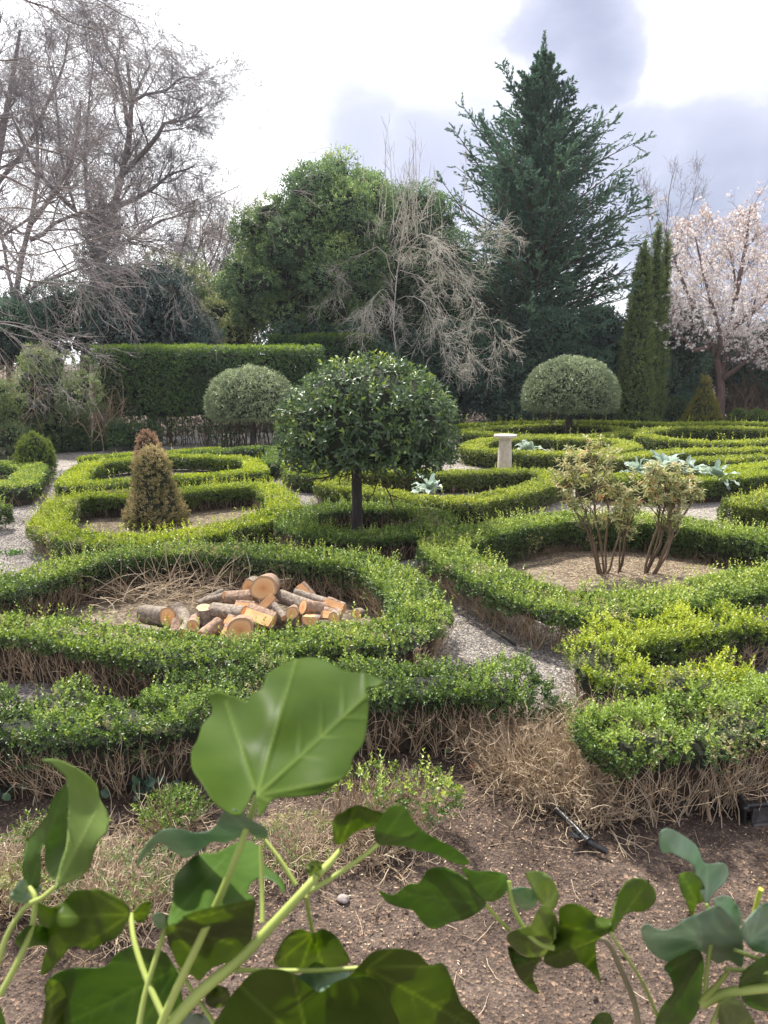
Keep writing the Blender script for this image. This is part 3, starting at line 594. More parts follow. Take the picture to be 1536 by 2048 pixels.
# ------------------------------------------------------------------ low dying hedge remains in the foreground
def clump(label, pxy, r, h, ns, mat='box_faded', twn=200, ls=.016, flat=.8, lean=0.):
    rng = rng_for(label); c = G(*pxy); root = thing('box_bush', label, 'bush', c, 'dying remains of box plants')
    tb = MB(); n = twn
    P0 = c+np.c_[rng.normal(0, r*.35, (n, 2)), np.zeros(n)]
    Cc, R = curves(rng, P0, np.c_[rng.normal(lean, .75, n), rng.normal(0, .75, n), np.full(n, .8)], h*rng.uniform(.6, 1.2, n), 5, .32, .02, .0035, .0015)
    tubes(tb, Cc, R, 3, rng.uniform(.35, 1, n))
    P2, D2, r2, _ = kids(rng, Cc, R, 4, .3, 1., .7, .7); C2, R2 = curves(rng, P2, D2, rng.uniform(.04, .12, len(P2)), 3, .4, .05, .0022, .001); tubes(tb, C2, R2, 3, rng.uniform(.4, 1, len(P2)))
    tb.build('branches', 'twig_tan', root)
    if ns:
        mb = MB(); d = nrm(rng.normal(0, 1, (ns, 3))*[1, 1, .8]); d[:, 2] = np.abs(d[:, 2]); P = c+d*np.array([r, r, h*.45])*rng.uniform(.5, 1, (ns, 1))+np.array([0, 0, h*.5])
        P += d*vnoise(P, 9, 3)[:, None]*.04; kp = vnoise(P, 8, 5) > -.25; P, d = P[kp], d[kp]
        sprigs(mb, rng, P, d, ls, 6, 2., .4, .5, np.clip(.5+vnoise(P, 6, 1)*.4, 0, 1)); mb.build('foliage', mat, root)
    return root
hedge('h1', 'short low green hedge piece standing alone on bare soil', px([(690, 1555), (760, 1548), (830, 1548), (875, 1560)], .34), .34, .30, False, 'box_mid', .15, .016, 1.8, .05, 'twig_tan', 420, vb=.6, gap=.4, rag=.06, core=False, stem_r=.0028)
clump('small green box tuft left of the big ivy leaf', (345, 1665), .17, .26, 520, 'box_mid', 90)
clump('sparse pale box tuft under the big ivy leaf', (590, 1730), .24, .24, 260, 'box_faded', 120)
clump('bleached twiggy box plant at the lower left', (230, 1830), .30, .30, 420, 'box_faded', 260)
clump('bleached box plant at the left edge', (30, 1800), .28, .28, 420, 'box_faded', 240)
clump('low box remains between two ivy leaves at left', (110, 1760), .30, .28, 520, 'box_mid', 220)
clump('dry twig tangle beside the lone low hedge', (760, 1700), .24, .20, 0, 'box_faded', 170)
clump('small faded box tuft right of the lower stems', (400, 1800), .18, .2, 260, 'box_faded', 120)
# dead mass at the hedge end on the right
def deadmass():
    for i, (label, a, r, h, n, ns, lean) in enumerate([
        ('dead straw-coloured twig tangle sprawling left of the nearest right hedge', (1090, 1560), .34, .42, 900, 0, -.5),
        ('dead twigs fanning out toward the black pipe', (1170, 1600), .30, .36, 700, 30, -.4),
        ('dead twigs at the end of the gravel path', (1010, 1510), .28, .34, 520, 0, .2),
        ('half-dead box bush with pale green tips beside the nearest hedge', (1215, 1560), .26, .50, 420, 560, -.2),
        ('small green box shoot at the mouth of the gravel path', (1125, 1500), .14, .36, 90, 420, 0)]):
        clump(label, a, r, h, ns, 'box_faded' if i != 4 else 'box_mid', n, .018, lean=lean)
deadmass()

# ------------------------------------------------------------------ topiary
def rev_surface(rng, c, prof, n):
    prof = np.array(prof, float); seg = np.diff(prof, axis=0); sl = np.hypot(seg[:, 0], seg[:, 1]); rm = (prof[1:, 0]+prof[:-1, 0])/2
    wgt = sl*np.maximum(rm, .02); k = rng.choice(len(sl), n, p=wgt/wgt.sum()); t = rng.uniform(0, 1, n); th = rng.uniform(0, 2*math.pi, n)
    r = prof[k, 0]+seg[k, 0]*t; z = prof[k, 1]+seg[k, 1]*t
    nr = seg[k, 1]/sl[k]; nz_ = -seg[k, 0]/sl[k]       # profile runs bottom -> top
    P = np.stack([c[0]+r*np.cos(th), c[1]+r*np.sin(th), c[2]+z], -1); N = np.stack([nr*np.cos(th), nr*np.sin(th), nz_], -1)
    return P, N, th
def rev_area(prof):
    prof = np.array(prof, float); seg = np.diff(prof, axis=0); return float((np.hypot(seg[:, 0], seg[:, 1])*(prof[1:, 0]+prof[:-1, 0])*math.pi).sum())
def rev_foliage(root, c, prof, mat, ls, cover, rug, asp=.5, k=5, f=leaves, up=.2, rnd=.5, nscale=3, shrink=.88, vb=.5, slen=2., name='crown', depth=.1, vup=.12, **kw):
    rng = rng_for(root['label']); n = int(rev_area(prof)*cover/(ls*ls*asp*.6*k)); P, N, th = rev_surface(rng, c, prof, n)
    lump = vnoise(P, nscale, 1)*rug+vnoise(P, nscale*3, 2)*rug*.5
    P = P+N*(lump-rng.uniform(0, 1, n)**2*depth-ls*.8)[:, None]
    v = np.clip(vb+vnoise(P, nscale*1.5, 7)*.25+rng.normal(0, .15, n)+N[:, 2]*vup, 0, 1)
    mb = MB(); sprigs(mb, rng, P, N, ls, k, slen, up, rnd, v, 0, asp, f=f, **kw)
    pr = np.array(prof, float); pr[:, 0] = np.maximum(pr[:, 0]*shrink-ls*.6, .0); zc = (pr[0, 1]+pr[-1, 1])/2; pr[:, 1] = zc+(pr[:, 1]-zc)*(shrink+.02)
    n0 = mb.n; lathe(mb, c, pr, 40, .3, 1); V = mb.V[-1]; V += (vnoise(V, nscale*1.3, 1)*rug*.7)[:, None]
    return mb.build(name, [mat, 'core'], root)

def dome(label, base, R, ztop, zmid, zbot, mat, ls, cover, f=leaves, asp=.5, trunk_r=.07, rug=.04, cx=0., k=5, **kw):
    root = thing('dome_topiary_tree', label, 'topiary tree', base, 'dome-headed topiary trees')
    rng = rng_for(label); c = base+np.array([cx, 0, 0])
    prof = [(R*.4, zbot+.08), (R*.88, zbot), (R*.98, zbot+(zmid-zbot)*.3), (R, zmid)]
    for a in np.linspace(0, math.pi/2, 12)[1:]: prof.append((R*math.cos(a)**.92 if a < 1.57 else .01, zmid+(ztop-zmid)*math.sin(a)))
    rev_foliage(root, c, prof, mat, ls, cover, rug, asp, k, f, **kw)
    tb = MB(); n0 = 0
    one_tube(tb, [base+np.array([0, 0, -.03]), base+np.array([.01, 0, zbot*.5]), base+np.array([.015, 0, zbot+.1]), base+np.array([cx*.6, 0, zmid+.2])], [trunk_r*1.25, trunk_r, trunk_r*1.02, trunk_r*.9], 12, cap=False)
    tb.build('trunk', 'trunk_dark', root)
    bb = MB(); nb = 60
    P0 = np.repeat((base+np.array([cx*.3, 0, zbot+.1]))[None], nb, 0)+rng.normal(0, .03, (nb, 3)); ang = rng.uniform(0, 2*math.pi, nb)
    Cc, Rr = curves(rng, P0, np.c_[np.cos(ang), np.sin(ang), rng.uniform(-.05, .5, nb)], R*rng.uniform(.6, .95, nb), 7, .22, .0, .022*R/1.4, .006); tubes(bb, Cc, Rr, 4, rng.uniform(0, .6, nb))
    P2, D2, r2, _ = kids(rng, Cc, Rr, 7, .3, 1., .8, .5); D2[:, 2] *= .4; C2, R2 = curves(rng, P2, D2, rng.uniform(.15, .4, len(P2)), 4, .35, -.02, .006, .002); tubes(bb, C2, R2, 3, rng.uniform(0, .8, len(P2)))
    bb.build('branches', 'twig_brown', root)
    return root
bigb = W(713, 1058, 10.0); bigb[2] = 0
dome('big glossy-leaved dome tree in the middle standing in the round hedge', bigb, 1.23, 2.52, 1.42, 1.14, 'laurel', .092, 1.75, leaves6, .42, .07, .06, .155, 5, up=.1, rnd=.65, slen=1.5, vb=.36, depth=.22, shrink=.86, vup=.22)
dome('small pale-leaved dome tree at left before the tall hedge', G(507, 900), 1.26, 2.28, 1.25, .90, 'bay', .06, 2.0, leaves, .45, .09, .05, 0, 5, vb=.6)
dome('smoothly clipped dome tree at right in front of the dark shrubs', G(1136, 884), 1.44, 2.58, 1.40, .98, 'bay', .055, 2.2, leaves, .5, .10, .03, 0, 5, vb=.5)

def spire(name, label, base, prof, mat, ls, cover, rug, cat, group=None, asp=.36, k=7, **kw):
    root = thing(name, label, cat, base, group); kw.setdefault('slen', 1.6); rev_foliage(root, base, prof, mat, ls, cover, rug, asp, k, **kw)
    tb = MB(); one_tube(tb, [base+np.array([0, 0, -.02]), base+np.array([0, 0, prof[0][1]+.1]), base+np.array([0, 0, prof[-1][1]*.8])], [prof[2][0]*.1+.02, prof[2][0]*.08+.02, .01], 8, cap=False); tb.build('trunk', 'trunk_dark', root)
    return root
coneP = [(.25, .06), (.47, .05), (.49, .16), (.40, .36), (.33, .58), (.30, .80), (.29, .95), (.24, 1.07), (.14, 1.17), (.01, 1.22)]
spire('cone_conifer', 'nearer cone conifer, straw brown above and green low down', G(313, 1050), [(r*.98, z) for r, z in coneP], 'cone_brown', .045, 2.3, .05, 'conifer', 'clipped cone conifers', nscale=6, vb=.5, up=.5, vup=.3)
b2 = W(297, 905, 13.9); b2[2] = 0
spire('cone_conifer', 'farther cone conifer with reddish brown dead foliage', b2, [(r*.78, z*1.0) for r, z in coneP], 'cone_red', .045, 2.1, .05, 'conifer', 'clipped cone conifers', nscale=6, vb=.5, up=.5)
eggP = [(.22, .02), (.36, .06), (.40, .3), (.38, .55), (.30, .78), (.18, .93), (.01, 1.0)]
b3 = W(73, 955, 15.6); b3[2] = 0
spire('egg_conifer', 'green egg-shaped conifer beside the left gravel path', b3, eggP, 'cone_green', .045, 2.3, .05, 'conifer', nscale=6, vb=.55, up=.5)
b4 = W(1404, 842, 26.5); b4[2] = 0
spire('cone_conifer', 'golden cone conifer with a knob on top below the cherry tree', b4, [(.60, .05), (.76, .12), (.74, .35), (.60, .65), (.46, .95), (.32, 1.25), (.18, 1.5), (.13, 1.58), (.17, 1.68), (.13, 1.82), (.01, 1.93)], 'cone_gold', .06, 2.2, .09, 'conifer', 'clipped cone conifers', nscale=4, vb=.5, up=.5)
def colprof(r, h): return [(r*.95, .02), (r*1.0, .5), (r*.95, h*.25), (r*.84, h*.5), (r*.68, h*.7), (r*.50, h*.84), (r*.27, h*.95), (.01, h)]
for (bx, Y, r, ty, lab, sh) in [(1266, 27.0, .62, 482, 'broadest dark green columnar yew, nearest the dome tree', 0), (1290, 27.6, .45, 446, 'tallest columnar yew in the middle of the three', 0), (1309, 27.9, .32, 466, 'slimmest columnar yew, nearest the cherry tree', 0)]:
    b = W(bx, 838, Y); b[2] = 0; top = W(bx, ty, Y)[2]
    root = spire('columnar_yew', lab, b, colprof(r, top), 'yew', .10, 2.6, .07, 'yew', 'columnar yews', nscale=2.5, vb=.5, up=.9, asp=.34)
for i, (bx, Y, r, lab) in enumerate([(1478, 26.5, .42, 'clipped round bush, leftmost of the row at the right edge'), (1512, 26, .42, 'clipped round bush, middle of the row at the right edge'), (1545, 25.5, .45, 'clipped round bush cut by the right edge'), (1352, 29, .45, 'small dark round bush right of the columnar yews'), (1330, 29.5, .45, 'small dark round bush against the columnar yews')]):
    b = W(bx, 845, Y); b[2] = 0; hh = .82 if i < 3 else 1.15
    spire('ball_bush', lab, b, [(r*.6, .03), (r*.95, .2), (r, hh*.5), (r*.8, hh*.8), (r*.4, hh*.96), (.01, hh)], 'tall_hedge' if i > 2 else 'cone_green', .05, 2.1, .02, 'bush', 'small clipped round bushes', asp=.5, vb=.35)

# ------------------------------------------------------------------ background trees and shrubs
def lobes_foliage(root, centers, radii, mat, ls, cover, asp=.5, k=5, f=leaves, name='crown', depth=.35, vb=.5, core=.66, rag=.12, up=.2, slen=2., rnd=.5, inside=.72, vup=.15, nz=1.0):
    rng = rng_for(root['label']+name); C = np.asarray(centers, float); R = np.asarray(radii, float)
    if R.ndim == 1: R = np.repeat(R[:, None], 3, 1)
    ar = 4*math.pi*((R[:, 0]*R[:, 1]+R[:, 0]*R[:, 2]+R[:, 1]*R[:, 2])/3); n = int(ar.sum()*cover/(ls*ls*asp*.6*k)); kx = rng.choice(len(C), n, p=ar/ar.sum())
    d = nrm(rng.normal(0, 1, (n, 3))); P = C[kx]+d*R[kx]*(1-rng.uniform(0, 1, (n, 1))**2*depth)
    P += d*(vnoise(P, 1.6/nz, 1)*rag*1.6+vnoise(P, 5/nz, 2)*rag)[:, None]
    keep = np.ones(n, bool)
    for j in range(len(C)):
        q = (P-C[j])/R[j]; keep &= ~((np.sum(q*q, 1) < inside**2) & (kx != j))
    keep &= vnoise(P, 2.4/nz, 6)+rng.uniform(-1, 1, n)*.8 > -.55
    keep &= P[:, 2] > .02
    P, d, kx = P[keep], d[keep], kx[keep]; N = nrm(d/R[kx])
    lobev = rng.normal(0, .1, len(C))
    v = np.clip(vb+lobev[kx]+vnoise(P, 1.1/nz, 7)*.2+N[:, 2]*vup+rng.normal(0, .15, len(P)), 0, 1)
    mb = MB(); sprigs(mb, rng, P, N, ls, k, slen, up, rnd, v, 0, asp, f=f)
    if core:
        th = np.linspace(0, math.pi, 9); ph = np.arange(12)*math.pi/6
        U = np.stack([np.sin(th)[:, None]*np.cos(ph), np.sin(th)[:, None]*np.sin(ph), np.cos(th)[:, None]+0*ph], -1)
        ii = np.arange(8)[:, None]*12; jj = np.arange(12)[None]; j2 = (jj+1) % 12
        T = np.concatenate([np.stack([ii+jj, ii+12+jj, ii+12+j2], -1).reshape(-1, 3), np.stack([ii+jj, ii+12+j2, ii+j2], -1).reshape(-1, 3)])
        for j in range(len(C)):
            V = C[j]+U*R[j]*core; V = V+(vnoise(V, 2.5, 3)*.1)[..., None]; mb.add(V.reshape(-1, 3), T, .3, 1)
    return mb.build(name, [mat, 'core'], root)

def trunk_limbs(root, base, top, r, limbs, mat='trunk_dark', name='trunk', bend=.2):
    rng = rng_for(root['label']+name); tb = MB(); base = np.asarray(base, float); top = np.asarray(top, float)
    mid = (base+top)/2+rng.normal(0, bend, 3)*[1, 1, 0]
    one_tube(tb, [base+np.array([0, 0, -.05]), base*.75+top*.25, mid, top], [r*1.25, r, r*.85, r*.5], 9, cap=False)
    for e in limbs:
        t = rng.uniform(.3, .95); s = base+(top-base)*t; m = s*.5+np.asarray(e)*.5+np.array([0, 0, .15*np.linalg.norm(np.asarray(e)-s)])
        one_tube(tb, [s, m, e], [r*.5, r*.3, r*.08], 6, cap=False)
    return tb.build(name, mat, root)

def bushy(name, label, Y, outline, mat, ls, cover, cat, depthr=1.2, rl=(30, 60), seed=0, n=40, group=None, trunk=.12, base_px=None, spacing=.0, **kw):
    """outline: polygon of the crown as seen, turned into lobes of foliage in a volume around distance Y"""
    rng = rng_for(label); poly = np.array(outline, float); mn, mxx = poly.min(0), poly.max(0)
    def inside(p):
        c = False; j = len(poly)-1
        for i in range(len(poly)):
            if (poly[i, 1] > p[1]) != (poly[j, 1] > p[1]) and p[0] < (poly[j, 0]-poly[i, 0])*(p[1]-poly[i, 1])/(poly[j, 1]-poly[i, 1])+poly[i, 0]: c = not c
            j = i
        return c
    def edge(p):
        a = poly; b = np.roll(poly, -1, 0); ab = b-a; t = np.clip(((p-a)*ab).sum(1)/np.maximum((ab*ab).sum(1), 1e-6), 0, 1); return np.min(np.hypot(*(a+ab*t[:, None]-p).T))
    Cs, Rs = [], []; tries = 0; s = Y/FPX
    half = (mxx[0]-mn[0])*.5*s
    while len(Cs) < n and tries < 6000:
        tries += 1; p = rng.uniform(mn, mxx)
        if not inside(p): continue
        e = edge(p); r = rng.uniform(*rl)
        if e < r*.55: continue
        r = min(r, e*1.15)
        dmax = min(depthr, e*s*1.4)
        Cs.append(W(p[0], p[1], Y+rng.uniform(-1, 1)*dmax)); Rs.append(r*s*np.array([1, 1, rng.uniform(.75, 1.)]))
    Cs = np.array(Cs); Rs = np.array(Rs)
    bp = base_px if base_px is not None else (mn[0]+mxx[0])/2
    base = W(bp, 860, Y); base[2] = 0
    root = thing(name, label, cat, base, group)
    lobes_foliage(root, Cs, Rs, mat, ls, cover, **kw)
    if trunk: trunk_limbs(root, base, [base[0], base[1], Cs[:, 2].mean()], trunk, [Cs[i] for i in rng.choice(len(Cs), min(14, len(Cs)), replace=False)])
    return root

# tall clipped hedge at left, a box with flat top
def tallhedge(label, x0, x1, Y, ztop, depth, zfol, ls, gapb=.3, Yend=None):
    rng = rng_for(label); a = W(x0, 800, Y); b = W(x1, 800, Yend or Y); root = thing('tall_hedge', label, 'hedge', ((a[0]+b[0])/2, (a[1]+b[1])/2, 0))
    L = math.hypot(b[0]-a[0], b[1]-a[1]); T = np.array([(b[0]-a[0])/L, (b[1]-a[1])/L, 0]); Nf = np.array([T[1], -T[0], 0]); A = np.array([a[0], a[1], 0])
    k = 5; n = int((L*(ztop*1.5+depth)+2*depth*ztop)*2.3/(ls*ls*.5*.6*k)); q = rng.uniform(0, 1, n)
    fr = L*ztop; tp = L*depth; en = 2*depth*ztop; tot = fr*1.5+tp+en
    u = rng.uniform(0, L, n); z = ztop*rng.uniform(0, 1, n); 
    P = A+T*u[:, None]; N = np.repeat(Nf[None], n, 0)+np.array([0, 0, .1])
    P[:, 2] = z
    topm = q < tp/tot; endm = (q >= tp/tot) & (q < (tp+en)/tot); backm = q > (tp+en+fr)/tot
    dd = rng.uniform(0, depth, n)
    P[topm] = (A+T*u[:, None]-Nf*dd[:, None])[topm]; P[topm, 2] = ztop; N[topm] = [0, 0, 1]
    eu = np.where(rng.uniform(0, 1, n) < .5, 0, L); sg = np.where(eu > 0, 1., -1.)
    Pe = A+T*eu[:, None]-Nf*dd[:, None]; Pe[:, 2] = z; P[endm] = Pe[endm]; N[endm] = (T*sg[:, None])[endm]
    Pb = P-Nf*depth; P[backm] = Pb[backm]; N[backm] = -Nf
    P += N*(vnoise(P, 1.5, 1)*.06+vnoise(P, 5, 2)*.04-rng.uniform(0, 1, n)**2*.15)[:, None]
    bare = np.clip((zfol-P[:, 2])/zfol, 0, 1)*np.clip(.4+vnoise(P, .8, 5), 0, 1)
    keep = rng.uniform(0, 1, n) > bare*1.5*(~topm)
    v = np.clip(.45+vnoise(P, 1.2, 7)*.25+rng.normal(0, .15, n), 0, 1)
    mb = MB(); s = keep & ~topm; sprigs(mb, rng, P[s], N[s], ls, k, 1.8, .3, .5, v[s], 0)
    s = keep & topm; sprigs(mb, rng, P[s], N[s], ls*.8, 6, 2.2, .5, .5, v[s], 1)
    # inner mass
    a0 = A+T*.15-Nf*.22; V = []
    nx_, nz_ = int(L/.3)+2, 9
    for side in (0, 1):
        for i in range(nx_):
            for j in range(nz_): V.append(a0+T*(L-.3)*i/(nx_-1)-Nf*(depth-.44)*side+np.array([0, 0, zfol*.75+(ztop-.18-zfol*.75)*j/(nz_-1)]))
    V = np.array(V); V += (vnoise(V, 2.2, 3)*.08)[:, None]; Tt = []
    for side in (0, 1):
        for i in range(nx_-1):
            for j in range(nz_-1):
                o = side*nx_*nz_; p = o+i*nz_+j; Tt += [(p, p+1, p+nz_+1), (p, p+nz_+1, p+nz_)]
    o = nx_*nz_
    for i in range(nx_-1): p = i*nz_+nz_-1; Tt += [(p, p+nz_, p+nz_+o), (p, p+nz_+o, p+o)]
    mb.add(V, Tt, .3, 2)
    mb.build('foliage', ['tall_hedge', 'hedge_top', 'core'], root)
    sb = MB(); m = int(L*26); P0 = A+T*rng.uniform(0, L, m)[:, None]-Nf*rng.uniform(.05, depth-.05, m)[:, None]
    Cc, R = curves(rng, P0, np.array([[0, 0, 1.]])+rng.normal(0, .12, (m, 3)), zfol*rng.uniform(.9, 1.5, m), 6, .12, .05, .014, .006); tubes(sb, Cc, R, 3, rng.uniform(.0, .8, m))
    P2, D2, r2, _ = kids(rng, Cc, R, 4, .2, 1, .7, .6); C2, R2 = curves(rng, P2, D2+np.array([0, 0, .3]), rng.uniform(.2, .5, len(P2)), 4, .25, .05, r2, .003); tubes(sb, C2, R2, 3, rng.uniform(.1, .9, len(P2)))
    sb.build('stems', 'twig_brown', root)
    return root
tallhedge('tall flat-topped clipped hedge behind the left beds', 190, 640, 21.6, 2.84, .9, 1.15, .055)
tallhedge('second dark clipped hedge standing behind the tall flat-topped one', 540, 742, 25.5, 3.28, 1.2, .8, .06)

# left wild shrubs
bushy('wild_shrub', 'loose green shrub with pale stems left of the tall hedge', 20.5, [(25, 720), (60, 690), (130, 688), (185, 715), (195, 790), (180, 860), (120, 880), (50, 870), (20, 800)], 'wild_shrub', .05, 1.0, 'shrub', .8, (22, 42), n=26, trunk=.05, core=.4, rag=.15)
bushy('wild_shrub', 'olive shrub at the left edge behind the egg-shaped conifer', 19.5, [(-120, 740), (0, 745), (50, 790), (55, 870), (30, 925), (-120, 930)], 'wild_shrub', .05, 1.1, 'shrub', .8, (22, 42), n=22, trunk=.05, core=.45)
bushy('wild_shrub', 'low dark shrub in the corner where the left path ends', 20.8, [(60, 850), (150, 830), (300, 850), (330, 905), (120, 925), (70, 910)], 'tall_hedge', .05, 1.5, 'shrub', .7, (16, 30), n=24, trunk=0, core=.6)
def thicket(label, x0, x1, Y, h, n, mat='twig_tan'):
    rng = rng_for(label); a = W(x0, 880, Y); b = W(x1, 880, Y); root = thing('bare_thicket', label, 'thicket', ((a[0]+b[0])/2, Y, 0)); sb = MB()
    P0 = np.c_[rng.uniform(a[0], b[0], n), Y+rng.normal(0, .5, n), np.zeros(n)]
    Cc, R = curves(rng, P0, np.array([[0, 0, 1.]])+rng.normal(0, .2, (n, 3)), h*rng.uniform(.6, 1.1, n), 8, .14, .05, .02, .006); tubes(sb, Cc, R, 3, rng.uniform(.0, .9, n))
    P2, D2, r2, _ = kids(rng, Cc, R, 7, .15, 1, .7, .6); C2, R2 = curves(rng, P2, D2, rng.uniform(.2, .7, len(P2)), 4, .3, .03, r2, .003); tubes(sb, C2, R2, 3, rng.uniform(.1, 1, len(P2)))
    P3, D3, r3, _ = kids(rng, C2, R2, 3, .2, 1, .7, .6); C3, R3 = curves(rng, P3, D3, rng.uniform(.1, .3, len(P3)), 3, .3, .03, r3, .002); tubes(sb, C3, R3, 3, rng.uniform(.1, 1, len(P3)))
    sb.build('branches', mat, root); return root
thicket('thicket of bare pale stems behind the left shrubs', -60, 230, 21.4, 2.4, 190)

# woodland understory, left
bushy('evergreen_shrub', 'blue-green glossy evergreen in the left background', 26, [(185, 560), (250, 530), (330, 530), (375, 560), (395, 610), (430, 640), (440, 720), (180, 720), (170, 640)], 'blue_evergreen', .10, 1.3, 'shrub', 1.5, (30, 55), n=40, trunk=.15, core=.62)
bushy('evergreen_shrub', 'dark evergreen below the ivy-clad trunk', 25, [(-60, 600), (40, 590), (120, 560), (190, 590), (200, 700), (180, 740), (-60, 740)], 'dark_evergreen', .09, 1.0, 'shrub', 1.5, (30, 55), n=30, trunk=.15, core=.5)
bushy('light_shrub', 'yellow-green shrub between the glossy evergreen and the laurel tree', 29, [(380, 610), (440, 600), (520, 640), (530, 720), (370, 720)], 'wild_shrub', .09, 1.1, 'shrub', 1.0, (25, 40), n=18, trunk=.08, core=.5, vb=.75)
bushy('light_shrub', 'pale green shrub rising behind the glossy evergreen', 30, [(230, 540), (300, 500), (380, 490), (420, 540), (430, 610), (250, 600)], 'wild_shrub', .09, .6, 'shrub', 1.0, (20, 40), n=20, trunk=.08, core=0, vb=.8)
bushy('evergreen_shrub', 'mid-green evergreen filling the gap left of the broadleaf tree', 30.5, [(370, 600), (400, 560), (450, 540), (500, 560), (540, 640), (540, 740), (360, 740)], 'holly_tree', .10, 1.4, 'shrub', 1.0, (25, 45), n=26, trunk=0, core=.6, vb=.45)
bushy('evergreen_shrub', 'dark evergreen low behind the pale bare tree', 31.8, [(640, 600), (700, 560), (800, 560), (830, 740), (620, 740)], 'dark_evergreen', .10, 1.4, 'shrub', .8, (28, 45), n=26, trunk=0, core=.7)
# main broadleaf evergreens
bushy('laurel_tree', 'large mid-green broadleaf evergreen tree left of centre', 28, [(450, 560), (445, 510), (470, 460), (475, 400), (520, 375), (570, 360), (610, 345), (625, 312), (660, 305), (700, 315), (712, 345), (765, 350), (780, 420), (775, 520), (750, 600), (720, 660), (640, 680), (530, 680), (480, 640), (460, 600)], 'holly_tree', .105, 1.6, 'tree', 2.2, (22, 52), n=95, trunk=.22, core=.6, vb=.5, rag=.14, vup=.22)
bushy('evergreen_tree', 'dark evergreen tree between the laurel tree and the tall conifer', 30.5, [(740, 420), (790, 360), (860, 370), (930, 420), (970, 520), (980, 640), (960, 740), (740, 720), (720, 560)], 'holly_tree', .11, 1.3, 'tree', 1.6, (25, 55), n=60, trunk=.2, core=.6, vb=.28)
bushy('laurel_shrub', 'low dark shrub under the laurel tree behind the tall hedge', 26.8, [(500, 640), (600, 645), (720, 650), (780, 690), (800, 740), (640, 740), (520, 720)], 'dark_evergreen', .09, 1.4, 'shrub', 1., (22, 40), n=26, trunk=0, core=.65)
for i, (o_, lab, mt, vb_) in enumerate([
    ([(640, 690), (740, 675), (850, 670), (905, 700), (910, 862), (640, 862)], 'dark laurel bush right behind the big dome tree', 'dark_evergreen', .35),
    ([(860, 650), (960, 630), (1040, 660), (1060, 862), (860, 862)], 'dark laurel bush left of the right dome tree', 'dark_evergreen', .5),
    ([(1020, 600), (1120, 620), (1180, 640), (1200, 862), (1040, 862)], 'dark laurel bush directly behind the right dome tree', 'dark_evergreen', .45),
    ([(1150, 610), (1240, 620), (1262, 700), (1260, 862), (1170, 862)], 'dark laurel bush between the right dome tree and the yews', 'dark_evergreen', .45)]):
    bushy('laurel_shrub', lab, 29.2-i*.1, o_, mt, .105, 1.5, 'shrub', .9, (26, 50), n=42, trunk=0, core=.72, vb=vb_, group='dark laurels backing the parterre')
bushy('laurel_shrub', 'dark laurel bush right of the columnar yews', 30.5, [(1310, 620), (1380, 610), (1420, 680), (1430, 855), (1310, 860)], 'dark_evergreen', .10, 1.4, 'shrub', .9, (24, 44), n=32, trunk=0, core=.66, vb=.6, group='dark laurels backing the parterre')
bushy('laurel_shrub', 'dark laurel bush behind the cherry trunk at the right edge', 31, [(1420, 660), (1500, 650), (1640, 640), (1640, 850), (1420, 850)], 'dark_evergreen', .10, 1.3, 'shrub', .9, (24, 44), n=40, trunk=0, core=.66, vb=.35, group='dark laurels backing the parterre')
thicket('bamboo-like dark stems at the right edge behind the round bushes', 1430, 1600, 30.0, 2.6, 120, 'twig_brown')

